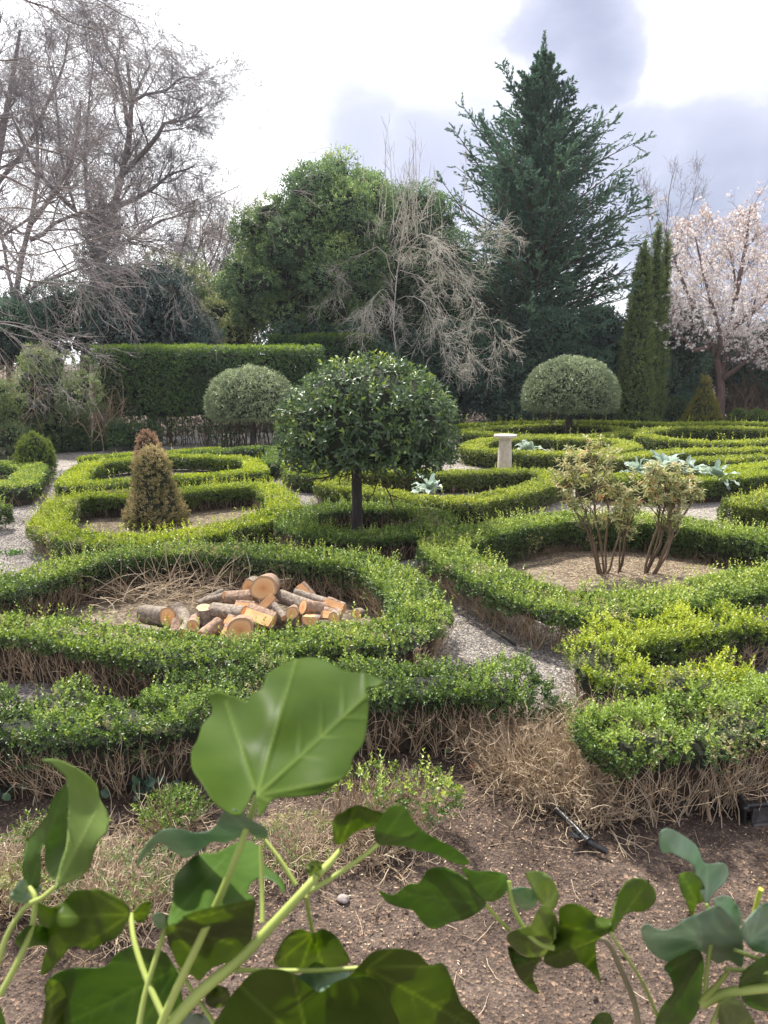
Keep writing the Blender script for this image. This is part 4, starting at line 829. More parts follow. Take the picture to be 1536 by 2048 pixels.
# tall conifer with flat sprays
def conifer():
    lab = 'tall blue-green conifer with feathery upswept branches'; rng = rng_for(lab); Y = 31.0; base = W(1058, 860, Y); base[2] = 0; top = W(1056, 62, Y)[2]
    root = thing('conifer_tree', lab, 'tree', base); s = Y/FPX
    hs = np.array([(top, .0), (W(0, 130, Y)[2], 26*s), (W(0, 200, Y)[2], 68*s), (W(0, 270, Y)[2], 120*s), (W(0, 350, Y)[2], 178*s), (W(0, 430, Y)[2], 195*s), (W(0, 560, Y)[2], 200*s), (W(0, 700, Y)[2], 195*s), (0.6, 180*s)])[::-1]
    n = 560; z = 1.2+(top-2.0)*rng.uniform(0, 1, n)**1.12; ang = rng.uniform(0, 2*math.pi, n); Rz = np.interp(z, hs[:, 0], hs[:, 1])*np.clip(1+.75*vnoise(np.c_[np.cos(ang)*1.6, np.sin(ang)*1.6, z*.45], 1.2, 5), .62, 1.06)
    # branches start lower than where they end
    rise = rng.uniform(.15, .6, n)+.65*np.clip((z/top-.45)*2, 0, 1); Lb = (Rz*rng.uniform(.45, 1.12, n)+.15)
    z0 = np.maximum(z-Lb*rise*.8, .4); P0 = np.repeat(base[None], n, 0); P0[:, 2] = z0
    Dv = np.c_[np.cos(ang), np.sin(ang), rise*1.15]
    C, R = curves(rng, P0, Dv, Lb*1.2, 9, .05, .03, .02+.008*Lb, .006, -.07)
    # leader shoots of its own
    leads = [(W(922, 205, Y), 1.5), (W(1240, 355, Y), 1.2), (W(1195, 265, Y-.5), 1.0), (W(960, 235, Y-.6), 1.0), (W(1270, 400, Y-.4), 1.), (W(905, 255, Y+.3), 1.2), (W(1100, 125, Y), .8), (W(1005, 130, Y), .8), (W(1185, 320, Y), 1.), (W(875, 350, Y), 1.1), (W(1140, 210, Y-.2), .8)]
    LC = []
    for e, _ in leads:
        s0 = base.copy(); s0[2] = max(1, e[2]-abs(e[0]-base[0])*.9-.8); m = s0*.45+e*.55+np.array([0, 0, -.25]); q = polyline([s0, m, e], 5); LC.append(np.array([q[int(round(t))] for t in np.linspace(0, len(q)-1, 10)]))
    LC = np.array(LC); LR = np.repeat(np.linspace(.06, .008, 10)[None], len(LC), 0)
    C = np.concatenate([C, LC]); R = np.concatenate([R, LR])
    bb = MB(); one_tube(bb, [base+np.array([0, 0, -.1]), base+np.array([-.1, 0, top*.3]), base+np.array([-.2, 0, top*.6]), [base[0], base[1], top-.1]], [.3, .24, .13, .012], 9, cap=False); bb.build('trunk', 'trunk_dark', root)
    b2 = MB(); tubes(b2, C, R, 3, .3); b2.build('branches', 'twig_brown', root)
    # sprays: side shoots
    P, Dr, r, t = kids(rng, C, R, 28, .12, 1., .62, .5, flat=(1, 1, .4))
    ls = (.85*(1.3-t))*rng.uniform(.6, 1.2, len(P))*np.clip(np.linalg.norm(C[:, -1]-C[:, 0], axis=1).repeat(28)/3.2, .16, 1.)
    C2, R2 = curves(rng, P, Dr+np.array([0, 0, .05]), ls*1.1, 4, .10, -.06, .008, .003, .06)
    mb = MB()
    P3, D3, r3, t3 = kids(rng, C2, R2, 28, .0, 1., .36, .5, flat=(1, 1, .5)); n3 = len(P3)
    v = np.clip(.38+vnoise(P3, 1.2, 3)*.28+rng.normal(0, .16, n3)+.18*(t3-.5), 0, 1)
    leaves(mb, P3, nrm(np.array([0, 0, .5])+rng.normal(0, 1, (n3, 3))), D3+np.array([0, 0, -.10]), rng.uniform(.07, .15, n3), .30, .08, v)
    # leader tip
    nt = 240; zt = top-rng.uniform(0, 1, nt)**1.3*1.3; a = rng.uniform(0, 6.28, nt); P = np.c_[base[0]+0*a, base[1]+0*a, zt]; rr = (top-zt)*.13+.02
    leaves(mb, P+np.c_[np.cos(a)*rr*.3, np.sin(a)*rr*.3, 0*a], nrm(rng.normal(0, 1, (nt, 3))), np.c_[np.cos(a), np.sin(a), 0*a+1.0], rr+.06, .3, .05, .4)
    mb.build('crown', 'conifer', root)
conifer()

# bare trees
def bare_tree(label, base, stems, mat, trunkmat, levels, name='bare_tree', cat='tree', group=None, seed=0, trunk_r=(.25, .06), nseg=8, bud=None, droop=0., flatk=(1, .7, 1), v=(0, 1)):
    """stems: list of 3-D polylines for the main limbs; levels: list of (children, length, ratio, angle, wander, grav)"""
    rng = rng_for(label); root = thing(name, label, cat, base, group); tb = MB(); Cs = []
    for s in stems:
        q = polyline([np.asarray(p, float) for p in s], 8); idx = np.linspace(0, len(q)-1, nseg+1); q = np.array([q[int(i)] for i in idx]); q[1:-1] += rng.normal(0, .04, (nseg-1, 3)); Cs.append(q)
    C = np.array(Cs); R = np.repeat(np.linspace(trunk_r[0], trunk_r[1], nseg+1)[None], len(C), 0)*rng.uniform(.7, 1.1, (len(C), 1)); R[1:] *= .42
    tubes(tb, C, R, 8, .4); tb.build('trunk', trunkmat, root)
    bb = MB(); last = None
    for (k, L, ratio, ang, wan, grav) in levels:
        P, Dr, r, t = kids(rng, C, R, k, .15, 1., ang, ratio, flat=flatk); n = len(P)
        Ln = L*rng.uniform(.5, 1.2, n)*(1.15-.4*t); rmin = .003 if L > 0 and base[1] > 20 else .0022
        C, R = curves(rng, P, Dr, Ln, 6 if L > 1 else 4, wan, grav, np.maximum(r, rmin*1.6), rmin)
        tubes(bb, C, R, 4 if L > 1.5 else 3, rng.uniform(*v, n)); 
    bb.build('branches', mat, root)
    if bud:
        f = MB(); idx = rng.integers(0, len(C), bud[1]); P = C[idx, -1]; leaves(f, P, nrm(rng.normal(0, 1, (len(P), 3))), nrm(rng.normal(0, 1, (len(P), 3))), bud[2], .5, .1, rng.uniform(0, 1, len(P))); f.build('buds', bud[0], root)
    return root
YA = 29.0
def S(Y, *p): return [W(a, b, Y+dy) for a, b, dy in p]
bA = W(170, 860, YA); bA[2] = 0
bare_tree('big bare tree with ivy-clad trunk at left', bA, [
    [bA, W(165, 700, YA), W(200, 520, YA), W(235, 380, YA), W(262, 250, YA), W(255, 130, YA)],
    S(YA, (205, 500, 0), (225, 400, .5), (262, 300, .8), (265, 200, .8), (300, 130, .8)),
    S(YA, (262, 200, 0), (290, 190, 0), (335, 180, 0), (365, 155, 0), (400, 160, 0)),
    S(YA, (235, 360, 0), (290, 300, -.6), (330, 250, -.8), (370, 240, -.9), (405, 215, -.9)),
    S(YA, (220, 420, 0), (290, 390, .8), (340, 350, .9), (390, 330, 1.)),
    S(YA, (200, 500, 0), (260, 480, -1), (330, 440, -1.4), (390, 420, -1.5)),
    S(YA, (190, 520, 0), (150, 420, -1), (120, 300, -1), (110, 180, -1), (90, 90, -1)),
    S(YA, (200, 480, 0), (170, 350, .5), (175, 220, 1), (190, 100, 1)),
    S(YA, (150, 420, 0), (80, 350, -1), (40, 260, -1), (10, 180, -1)),
    S(YA, (255, 250, 0), (240, 160, .6), (215, 90, 1), (200, 50, 1))], 'twig_grey', 'trunk_grey',
    [(12, 2.3, .5, .65, .14, .02), (8, 1.1, .6, .7, .2, .0), (7, .6, .7, .7, .25, .0), (3, .42, .8, .55, .28, .0)], trunk_r=(.22, .05), v=(0, 1))
# ivy on its trunk
def ivy_cladding():
    root = bushy('ivy_on_trunk', 'dark ivy cladding round the trunk of the big bare tree', YA-.2, [(130, 640), (150, 520), (180, 420), (215, 390), (245, 430), (260, 500), (235, 560), (220, 640)], 'dark_evergreen', .09, .9, 'ivy', .5, (16, 28), n=34, trunk=0, core=.3, base_px=180, vb=.3)
ivy_cladding()
bB = W(20, 860, 26); bB[2] = 0
bare_tree('slanting grey-trunked bare tree at the left edge', bB, [
    [bB, W(15, 700, 26), W(30, 580, 26), W(60, 450, 26), W(80, 330, 26), W(60, 200, 26)],
    S(26, (30, 600, 0), (0, 450, .5), (-20, 330, 1), (20, 200, 1)), S(26, (60, 450, 0), (110, 380, -1), (150, 300, -1), (160, 200, -1)),
    S(26, (60, 480, 0), (130, 440, .6), (200, 420, 1.2), (260, 370, 1.4)), S(26, (20, 620, 0), (90, 560, -1), (170, 530, -1.4), (230, 500, -1.6))], 'twig_plum', 'trunk_grey',
    [(11, 2.2, .5, .7, .16, 0), (8, 1.1, .6, .7, .2, 0), (8, .6, .7, .7, .25, 0), (3, .3, .8, .6, .3, 0)], trunk_r=(.18, .05))
# tree behind, pinkish
bC = W(330, 860, 35); bC[2] = 0
bare_tree('hazy pinkish bare tree behind the glossy evergreen', bC, [
    [bC, W(330, 700, 35), W(350, 560, 35), W(370, 470, 35), W(390, 400, 35)], S(35, (340, 640, 0), (400, 560, 0), (440, 480, 0), (450, 420, 0)),
    S(35, (340, 600, 0), (290, 500, 0), (270, 420, 0), (280, 350, 0)), S(35, (350, 600, 0), (420, 600, 0), (470, 560, 0), (480, 500, 0)), S(34, (400, 640, 0), (415, 560, 0), (405, 480, 0), (425, 400, 0)), S(34, (380, 660, 0), (395, 600, 0), (440, 540, 0), (460, 470, 0)), S(36, (360, 620, 0), (380, 540, 0), (400, 480, 0), (400, 430, 0))], 'twig_plum', 'trunk_grey',
    [(14, 1.8, .5, .7, .16, .05), (10, 1.0, .6, .7, .2, .0), (9, .5, .7, .7, .25, 0)], trunk_r=(.14, .04), bud=('blossom_pink', 9000, .08))
bD = W(-60, 860, 33); bD[2] = 0
bare_tree('bare tree farther back filling the upper left corner', bD, [
    [bD, W(-50, 600, 33), W(-20, 400, 33), W(20, 200, 33), W(40, 60, 33)], S(33, (-20, 400, 0), (60, 280, 0), (120, 150, 0), (140, 60, 0)), S(33, (-30, 500, 0), (80, 420, 0), (160, 330, 0), (230, 220, 0)), S(33, (0, 300, 0), (-20, 150, 0), (0, 20, 0))], 'twig_grey', 'trunk_grey',
    [(12, 2.6, .5, .7, .14, 0), (8, 1.3, .6, .7, .2, 0), (8, .7, .7, .7, .25, 0), (3, .42, .8, .55, .28, 0)], trunk_r=(.24, .05))
# nearer tree whose trunk is out of frame: boughs sweep in from the left
bE = np.array([-9.5, 13.0, 0.])
def E(px_, py_, Y): return W(px_, py_, Y)
bare_tree('drooping boughs of a nearer bare tree sweeping in from the left edge', bE, [
    [bE, bE+np.array([0, 0, 3.]), bE+np.array([.2, 0, 6.5]), bE+np.array([.8, 0, 9.5])],
    [bE+np.array([.1, 0, 6.]), E(-60, 120, 13), E(40, 125, 13), E(120, 150, 13), E(190, 210, 13)],
    [bE+np.array([.1, 0, 4.6]), E(-60, 340, 13), E(20, 350, 13), E(110, 420, 13), E(200, 560, 13)],
    [bE+np.array([.1, 0, 5.2]), E(-60, 230, 14), E(60, 280, 14), E(160, 330, 14), E(240, 440, 14)],
    [bE+np.array([.1, 0, 4.]), E(-60, 430, 12), E(40, 460, 12), E(120, 520, 12), E(190, 620, 12)],
    [bE+np.array([.1, 0, 3.4]), E(-60, 520, 12.5), E(60, 560, 12.5), E(180, 560, 12.5), E(300, 520, 12.5)],
    [bE+np.array([.1, 0, 4.2]), E(-60, 420, 14.5), E(120, 430, 14.5), E(260, 470, 14.5), E(340, 540, 14.5)],
    [bE+np.array([.1, 0, 4.2]), E(-60, 500, 14.), E(100, 510, 14.), E(270, 450, 14.), E(440, 390, 14.), E(500, 330, 14)],
    [bE+np.array([.1, 0, 7.]), E(-40, 0, 11), E(60, 10, 11), E(140, 40, 11), E(230, 90, 11)],
    [bE+np.array([.1, 0, 8.]), E(0, -80, 11), E(100, -40, 11), E(200, 0, 11), E(270, 40, 11)],
    [bE+np.array([.1, 0, 1.9]), E(-60, 640, 13), E(20, 665, 13), E(60, 690, 13), E(110, 700, 13)]], 'twig_plum', 'trunk_grey',
    [(13, 1.7, .4, .5, .10, -.07), (6, .8, .5, .5, .15, -.05), (3, .35, .7, .5, .22, -.03)], trunk_r=(.06, .014), flatk=(1, .8, 1))
# arching pale bare shrub in the centre
bF = W(800, 860, 26.5); bF[2] = 0
bare_tree('pale bare arching tree with drooping grey twigs in the centre', bF, [
    [bF, W(795, 720, 26.5), W(790, 600, 26.5), W(800, 500, 26.5), W(815, 450, 26.5)],
    S(26, (790, 580, .5), (800, 500, 0), (850, 500, -.5), (920, 560, -1), (975, 640, -1.3)), S(26, (790, 560, .5), (760, 500, 0), (700, 520, 0), (660, 600, -.4)),
    S(26, (800, 540, .5), (850, 560, -.4), (900, 640, -1), (960, 730, -1.5)),
    S(26, (795, 520, .5), (850, 470, -.2), (920, 500, -.6), (1000, 470, -.8)), S(26, (790, 620, .5), (770, 580, -.6), (740, 600, -1), (720, 680, -1.2)),
    S(26, (795, 600, .5), (840, 600, -1), (880, 680, -1.4), (900, 740, -1.6)),
    S(26, (800, 500, .5), (860, 470, -1), (930, 560, -1.6), (1000, 680, -2.))], 'twig_pale', 'twig_pale',
    [(13, 1.3, .4, .6, .16, -.09), (7, .75, .6, .6, .2, -.07), (4, .4, .7, .6, .25, -.03)], trunk_r=(.036, .01))
def shoots():
    root = bpy.data.objects[[o.name for o in bpy.data.objects if o.get('label', '').startswith('pale bare arching')][0]]; rng = rng_for('shoots'); sb = MB(); n = 26
    x = rng.normal(805, 45, n); P0 = np.array([W(a, 470, 26.3) for a in x]); P0[:, 2] += rng.uniform(-.5, .6, n)
    C, R = curves(rng, P0, np.c_[rng.normal(.05, .16, n), rng.normal(0, .15, n), np.full(n, 1.)], rng.uniform(1.2, 3.4, n), 8, .05, .03, .016, .004); C[0] = np.array([W(835-5*t+12*t*t*0, 470-230*t, 26.3) for t in np.linspace(0, 1, 9)]); tubes(sb, C, R, 3, rng.uniform(0, .5, n))
    P, D_, r_, t = kids(rng, C, R, 7, .3, 1., .5, .6); C2, R2 = curves(rng, P, D_, rng.uniform(.2, .6, len(P)), 4, .12, .08, .007, .003); tubes(sb, C2, R2, 3, .3); sb.build('shoots', 'twig_pale', root)
shoots()
bG = W(1340, 860, 35); bG[2] = 0
bare_tree('fine upright bare tree behind the cherry blossom', bG, [
    [bG, W(1335, 600, 35), W(1330, 480, 35), W(1345, 350, 35)], S(35, (1335, 560, 0), (1300, 450, 0), (1295, 385, 0)), S(35, (1335, 560, 0), (1370, 450, 0), (1395, 365, 0)), S(35, (1335, 560, 0), (1350, 450, 0), (1370, 390, 0))], 'twig_plum', 'trunk_grey',
    [(8, 1.4, .5, .45, .12, .12), (7, .7, .6, .5, .15, .08), (4, .35, .7, .5, .2, .05)], trunk_r=(.06, .015))

# cherry
def cherry():
    lab = 'cherry tree in white and pink blossom at the right edge'; rng = rng_for(lab); Y = 29.5; base = W(1440, 842, Y); base[2] = 0; root = thing('cherry_tree', lab, 'tree', base)
    K = W(1440, 760, Y)
    limbs = [[base, K, W(1432, 720, Y), W(1420, 680, Y)], [K, W(1455, 735, Y), W(1480, 700, Y), W(1500, 640, Y), W(1520, 560, Y)], [K, W(1450, 720, Y), W(1460, 650, Y), W(1470, 560, Y), W(1450, 470, Y)],
             [W(1432, 720, Y), W(1425, 690, Y), W(1395, 660, Y), W(1350, 620, Y), W(1320, 610, Y)], [W(1432, 720, Y), W(1440, 670, Y-.5), W(1410, 560, Y-.5), W(1390, 470, Y-.5)],
             [K, W(1470, 740, Y-.5), W(1520, 700, Y-1), W(1580, 660, Y-1)], [W(1425, 690, Y), W(1390, 700, Y-1), W(1370, 680, Y-1.3), W(1330, 660, Y-1.4)], [W(1460, 660, Y), W(1530, 600, Y+.6), W(1580, 520, Y+1), W(1600, 440, Y+1)],
             [W(1425, 690, Y), W(1380, 600, Y+.6), W(1350, 520, Y+1), W(1330, 460, Y+1)], [W(1470, 600, Y), W(1490, 500, Y), W(1500, 420, Y)]]
    tb = MB(); radii = [[.2, .17, .15, .11]]+[[.12, .08, .05, .02]]*9
    for q, r in zip(limbs, radii): one_tube(tb, q, r, 9, cap=False)
    tb.build('trunk', 'trunk_cherry', root)
    C = []
    for q in limbs[1:]:
        p = polyline(q, 6); C.append(np.array([p[int(i)] for i in np.linspace(0, len(p)-1, 9)]))
    C = np.array(C); R = np.repeat(np.linspace(.06, .015, 9)[None], len(C), 0); bb = MB()
    P, Dr, r, t = kids(rng, C, R, 14, .25, 1., .8, .5, flat=(1, .8, 1)); C1, R1 = curves(rng, P, Dr, rng.uniform(.6, 1.6, len(P)), 6, .15, .02, r, .006); tubes(bb, C1, R1, 4, rng.uniform(0, .6, len(P)))
    P, Dr, r, t = kids(rng, C1, R1, 7, .2, 1., .7, .6); C2, R2 = curves(rng, P, Dr, rng.uniform(.3, .8, len(P)), 5, .18, .0, r, .004); tubes(bb, C2, R2, 3, rng.uniform(0, .6, len(P)))
    bb.build('branches', 'twig_plum', root)
    outl = np.array([(1300, 640), (1325, 590), (1330, 500), (1350, 440), (1395, 425), (1412, 405), (1440, 440), (1480, 415), (1512, 410), (1520, 450), (1560, 445), (1660, 440), (1680, 720), (1560, 740), (1480, 725), (1440, 690), (1380, 680), (1340, 665)], float)
    def inp(Q):
        c = np.zeros(len(Q), bool); j = len(outl)-1
        for i in range(len(outl)):
            xi, yi = outl[i]; xj, yj = outl[j]; c ^= ((yi > Q[:, 1]) != (yj > Q[:, 1])) & (Q[:, 0] < (xj-xi)*(Q[:, 1]-yi)/(yj-yi+1e-9)+xi); j = i
        return c
    Q = rng.uniform([1290, 400], [1690, 745], (5600, 2)); Q = Q[inp(Q)]
    Cn = np.array([W(a_, b_, Y+rng.uniform(-1.6, 2.2)) for a_, b_ in Q]); Cn = Cn[vnoise(Cn, 1.3, 3)+vnoise(Cn, 3.1, 5)*.7 > -.25]
    Dn = nrm(np.array([K[0], Y, K[2]])-Cn); Cx, Rx = curves(rng, Cn, Dn+rng.normal(0, .3, Cn.shape), rng.uniform(.25, .7, len(Cn)), 4, .15, 0, .004, .008); xb = MB(); tubes(xb, Cx, Rx, 3, rng.uniform(0, .6, len(Cn))); xb.build('twigs', 'twig_plum', root)
    rep = 5; P = np.repeat(Cn, rep, 0)+rng.normal(0, .06, (len(Cn)*rep, 3))
    idx = rng.integers(0, len(C2), 3000); P = np.concatenate([P, C2[idx, 5]+rng.normal(0, .05, (3000, 3))])
    zpink = W(0, 530, Y)[2]; pk = rng.uniform(0, 1, len(P)) < np.clip((P[:, 2]-zpink)/2.2+.28, .04, .85); keep = P[:, 2] > 2.2
    fb = MB(); pb = MB(); 
    A_ = P[keep & ~pk]; B_ = P[keep & pk]
    sprigs(fb, rng, A_, nrm(rng.normal(0, 1, A_.shape)+[0, 0, -.4]), .06, 5, 1.1, -.3, .6, None, 0, .9)
    sprigs(pb, rng, B_, nrm(rng.normal(0, 1, B_.shape)), .055, 5, 1.2, .2, .7, None, 0, .75)
    fb.build('white_blossom', 'blossom', root); pb.build('pink_blossom', 'blossom_pink', root)
cherry()

# ------------------------------------------------------------------ two shrubs in the near right bed
def bedshrub(label, base, stems, heads, nleaf):
    rng = rng_for(label); root = thing('flowering_shrub', label, 'shrub', base, 'yellowish shrubs in the round bed'); tb = MB(); C = []
    for s in stems:
        q = polyline(s, 5); q = np.array([q[int(i)] for i in np.linspace(0, len(q)-1, 8)]); q[1:-1] += rng.normal(0, .012, (6, 3)); C.append(q)
    C = np.array(C); R = np.repeat(np.linspace(.016, .006, 8)[None], len(C), 0)*rng.uniform(.7, 1.3, (len(C), 1)); tubes(tb, C, R, 6, rng.uniform(.1, .6, len(C)))
    P, Dr, r, t = kids(rng, C, R, 8, .4, 1., .6, .6); C1, R1 = curves(rng, P, Dr+np.array([0, 0, .5]), rng.uniform(.12, .34, len(P)), 5, .2, .05, r, .004); tubes(tb, C1, R1, 4, rng.uniform(.1, .7, len(P)))
    tb.build('stems', 'twig_brown', root)
    mb = MB(); Hc = np.array([h[:3] for h in heads]); Hr = np.array([h[3] for h in heads]); kx = rng.integers(0, len(Hc), nleaf); d = nrm(rng.normal(0, 1, (nleaf, 3)))
    P = Hc[kx]+d*(Hr[kx]*rng.uniform(.3, 1.05, nleaf))[:, None]*np.array([1, 1, .8]); tipsP = C1[:, -1]; P = np.concatenate([P, tipsP]); d = np.concatenate([d, np.repeat([[0, 0, 1.]], len(tipsP), 0)])
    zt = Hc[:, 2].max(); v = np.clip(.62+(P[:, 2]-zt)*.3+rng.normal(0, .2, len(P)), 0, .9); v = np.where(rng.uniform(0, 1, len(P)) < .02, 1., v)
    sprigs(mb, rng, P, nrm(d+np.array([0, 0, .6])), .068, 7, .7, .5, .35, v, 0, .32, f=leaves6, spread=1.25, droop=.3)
    # twigs that carry the outer rosettes
    idx = rng.integers(0, len(C1), len(Hc)*10); a = C1[idx, 3]; b = Hc[np.repeat(np.arange(len(Hc)), 10)]+rng.normal(0, .05, (len(idx), 3)); near = np.linalg.norm(a-b, axis=1) < .5
    Cc = np.stack([a+(b-a)*t for t in np.linspace(0, 1, 4)], 1)[near]; t2 = MB()
    if len(Cc): tubes(t2, Cc, np.full(Cc.shape[:2], .004), 3, .5); t2.build('twigs', 'twig_brown', root)
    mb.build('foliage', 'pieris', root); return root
Yb = 8.45
def w(a, b, dy=0): return W(a, b, Yb+dy)
def g0(a, dy=0):
    p = W(a, 1150, Yb+dy); p[2] = 0; return p
bedshrub('taller yellowish shrub with many brown stems in the round bed', g0(1205), [
    [g0(1200), w(1190, 1100), w(1180, 1050), w(1160, 1000), w(1145, 950)], [g0(1204), w(1192, 1090), w(1165, 1050, .05), w(1135, 990, .1), w(1130, 930, .1)], [g0(1208), w(1200, 1080, -.05), w(1188, 1020, -.1), w(1185, 950, -.1), w(1190, 920)],
    [g0(1210, .05), w(1212, 1100, .1), w(1215, 1040, .1), w(1205, 960, .1), w(1215, 925, .1)], [g0(1196), w(1180, 1080), w(1150, 1020), w(1120, 1000), w(1115, 960)], [g0(1212), w(1225, 1100), w(1245, 1060), w(1250, 1020), w(1262, 985)], [g0(1235), w(1238, 1110), w(1246, 1070), w(1262, 1030), w(1275, 990)], [g0(1236, .1), w(1248, 1090, .1), w(1256, 1060, .1), w(1268, 1040)]],
    [(*w(1150, 920), .17), (*w(1190, 905), .15), (*w(1125, 950), .14), (*w(1225, 915), .14), (*w(1165, 955), .15), (*w(1205, 950, -.1), .15), (*w(1215, 985), .13), (*w(1250, 990), .15), (*w(1265, 1015, -.05), .13), (*w(1235, 1025), .12), (*w(1130, 990), .08), (*w(1250, 1060), .10), (*w(1155, 1010), .06), (*w(1200, 1040), .08)], 240)
bedshrub('smaller yellowish leaning shrub to the right in the round bed', g0(1300), [
    [g0(1290), w(1310, 1100), w(1325, 1050), w(1330, 1000), w(1330, 950)], [g0(1292, .05), w(1315, 1090, .05), w(1335, 1040, .08), w(1350, 985, .1), w(1370, 960, .1)], [g0(1306), w(1330, 1100), w(1338, 1060), w(1345, 1020), w(1360, 990)], [g0(1290), w(1305, 1090), w(1320, 1030), w(1312, 990), w(1295, 965)], [g0(1308), w(1330, 1110), w(1345, 1070), w(1375, 1010), w(1385, 985)]],
    [(*w(1310, 950), .15), (*w(1345, 945), .15), (*w(1290, 970), .12), (*w(1375, 970), .14), (*w(1335, 980), .14), (*w(1360, 1000), .12), (*w(1310, 1000), .10), (*w(1390, 990), .08), (*w(1350, 1035), .08)], 165)

# ------------------------------------------------------------------ blue-green plants
def bigleaf(label, base, n, L, wd, zup=.0):
    rng = rng_for(label); root = thing('blue_leaved_plant', label, 'plant', base, 'blue-green leafy plants')
    for i in range(n):
        a = rng.uniform(0, 2*math.pi); el_ = rng.uniform(.45, 1.45); d = np.array([math.cos(a)*math.cos(el_), math.sin(a)*math.cos(el_), math.sin(el_)]); l = L*rng.uniform(.7, 1.15)
        C, _ = curves(rng, (base+np.array([d[0]*.05, d[1]*.05, zup]))[None], d[None], l, 9, .05, -.10, .01, .01, -.26); C = C[0]
        T = nrm(np.gradient(C, axis=0)); B = nrm(np.cross(T, np.array([0, 0, 1.])+0*T)); Nn = np.cross(B, T); t = np.linspace(0, 1, 10); ww = wd*np.sin(np.pi*np.clip(t*.93+.06, 0, 1))**.75*(1-.2*t)
        V = []; rel = [-1, -.5, 0, .5, 1]
        for r_ in rel: V.append(C+B*(ww*r_)[:, None]+Nn*((abs(r_)*.28*ww)+(.022*np.sin(t*17+r_*2+i)*abs(r_)))[:, None])
        V = np.stack(V, 1); ii = np.arange(9)[:, None]*5; jj = np.arange(4)[None]
        mb = MB(); mb.add(V.reshape(-1, 3), np.concatenate([np.stack([ii+jj, ii+jj+1, ii+jj+6], -1).reshape(-1, 3), np.stack([ii+jj, ii+jj+6, ii+jj+5], -1).reshape(-1, 3)]), float(rng.uniform(.1, 1)), 0, True)
        mb.build('leaf', 'glaucous', root)
    return root
for (x, y, Y, n, L, wd, zu, lab) in [(1330, 940, 13.6, 60, .58, .10, .36, 'largest clump of blue-green leaves, right of the shrub bed'), (1372, 945, 13.4, 34, .46, .09, .34, 'blue-green leaf clump just right of the largest one'), (1435, 945, 13.2, 30, .40, .08, .33, 'blue-green leaf clump farthest right'), (1275, 940, 13.8, 24, .38, .08, .34, 'small blue-green leaf clump left of the largest one'),
                                 (862, 985, 12.2, 18, .42, .08, .3, 'blue-green leaf clump behind the big dome tree in its own hedge ring'), (1062, 895, 18.2, 18, .45, .07, .3, 'distant blue-green leaf clump right of the stone pedestal')]:
    b = W(x, y, Y); b[2] = 0; bigleaf(lab, b, n, L, wd, zu)

# ------------------------------------------------------------------ stone pedestal
def pedestal():
    c = W(1008, 960, 15.4); c[2] = 0; root = thing('stone_pedestal', 'pale stone pedestal with round flat top among the hedges', 'pedestal', c)
    mb = MB(); lathe(mb, c, [(0.0, .0), (.24, .0), (.24, .07), (.20, .09), (.165, .12), (.155, .16), (.150, .3), (.142, .6), (.128, .80), (.125, .84)], 40); mb.build('shaft', 'stone', root)
    mb = MB(); lathe(mb, c, [(.124, .838), (.145, .848), (.145, .862), (.130, .868), (.130, .885), (.150, .905), (.185, .925), (.205, .932)], 40); mb.build('neck_moulding', 'stone', root)
    mb = MB(); lathe(mb, c, [(0.0, .930), (.235, .930), (.243, .938), (.243, .972), (.236, .982), (.20, .986), (0.0, .984)], 40, smooth=False); mb.build('top_slab', 'stone', root)
pedestal()

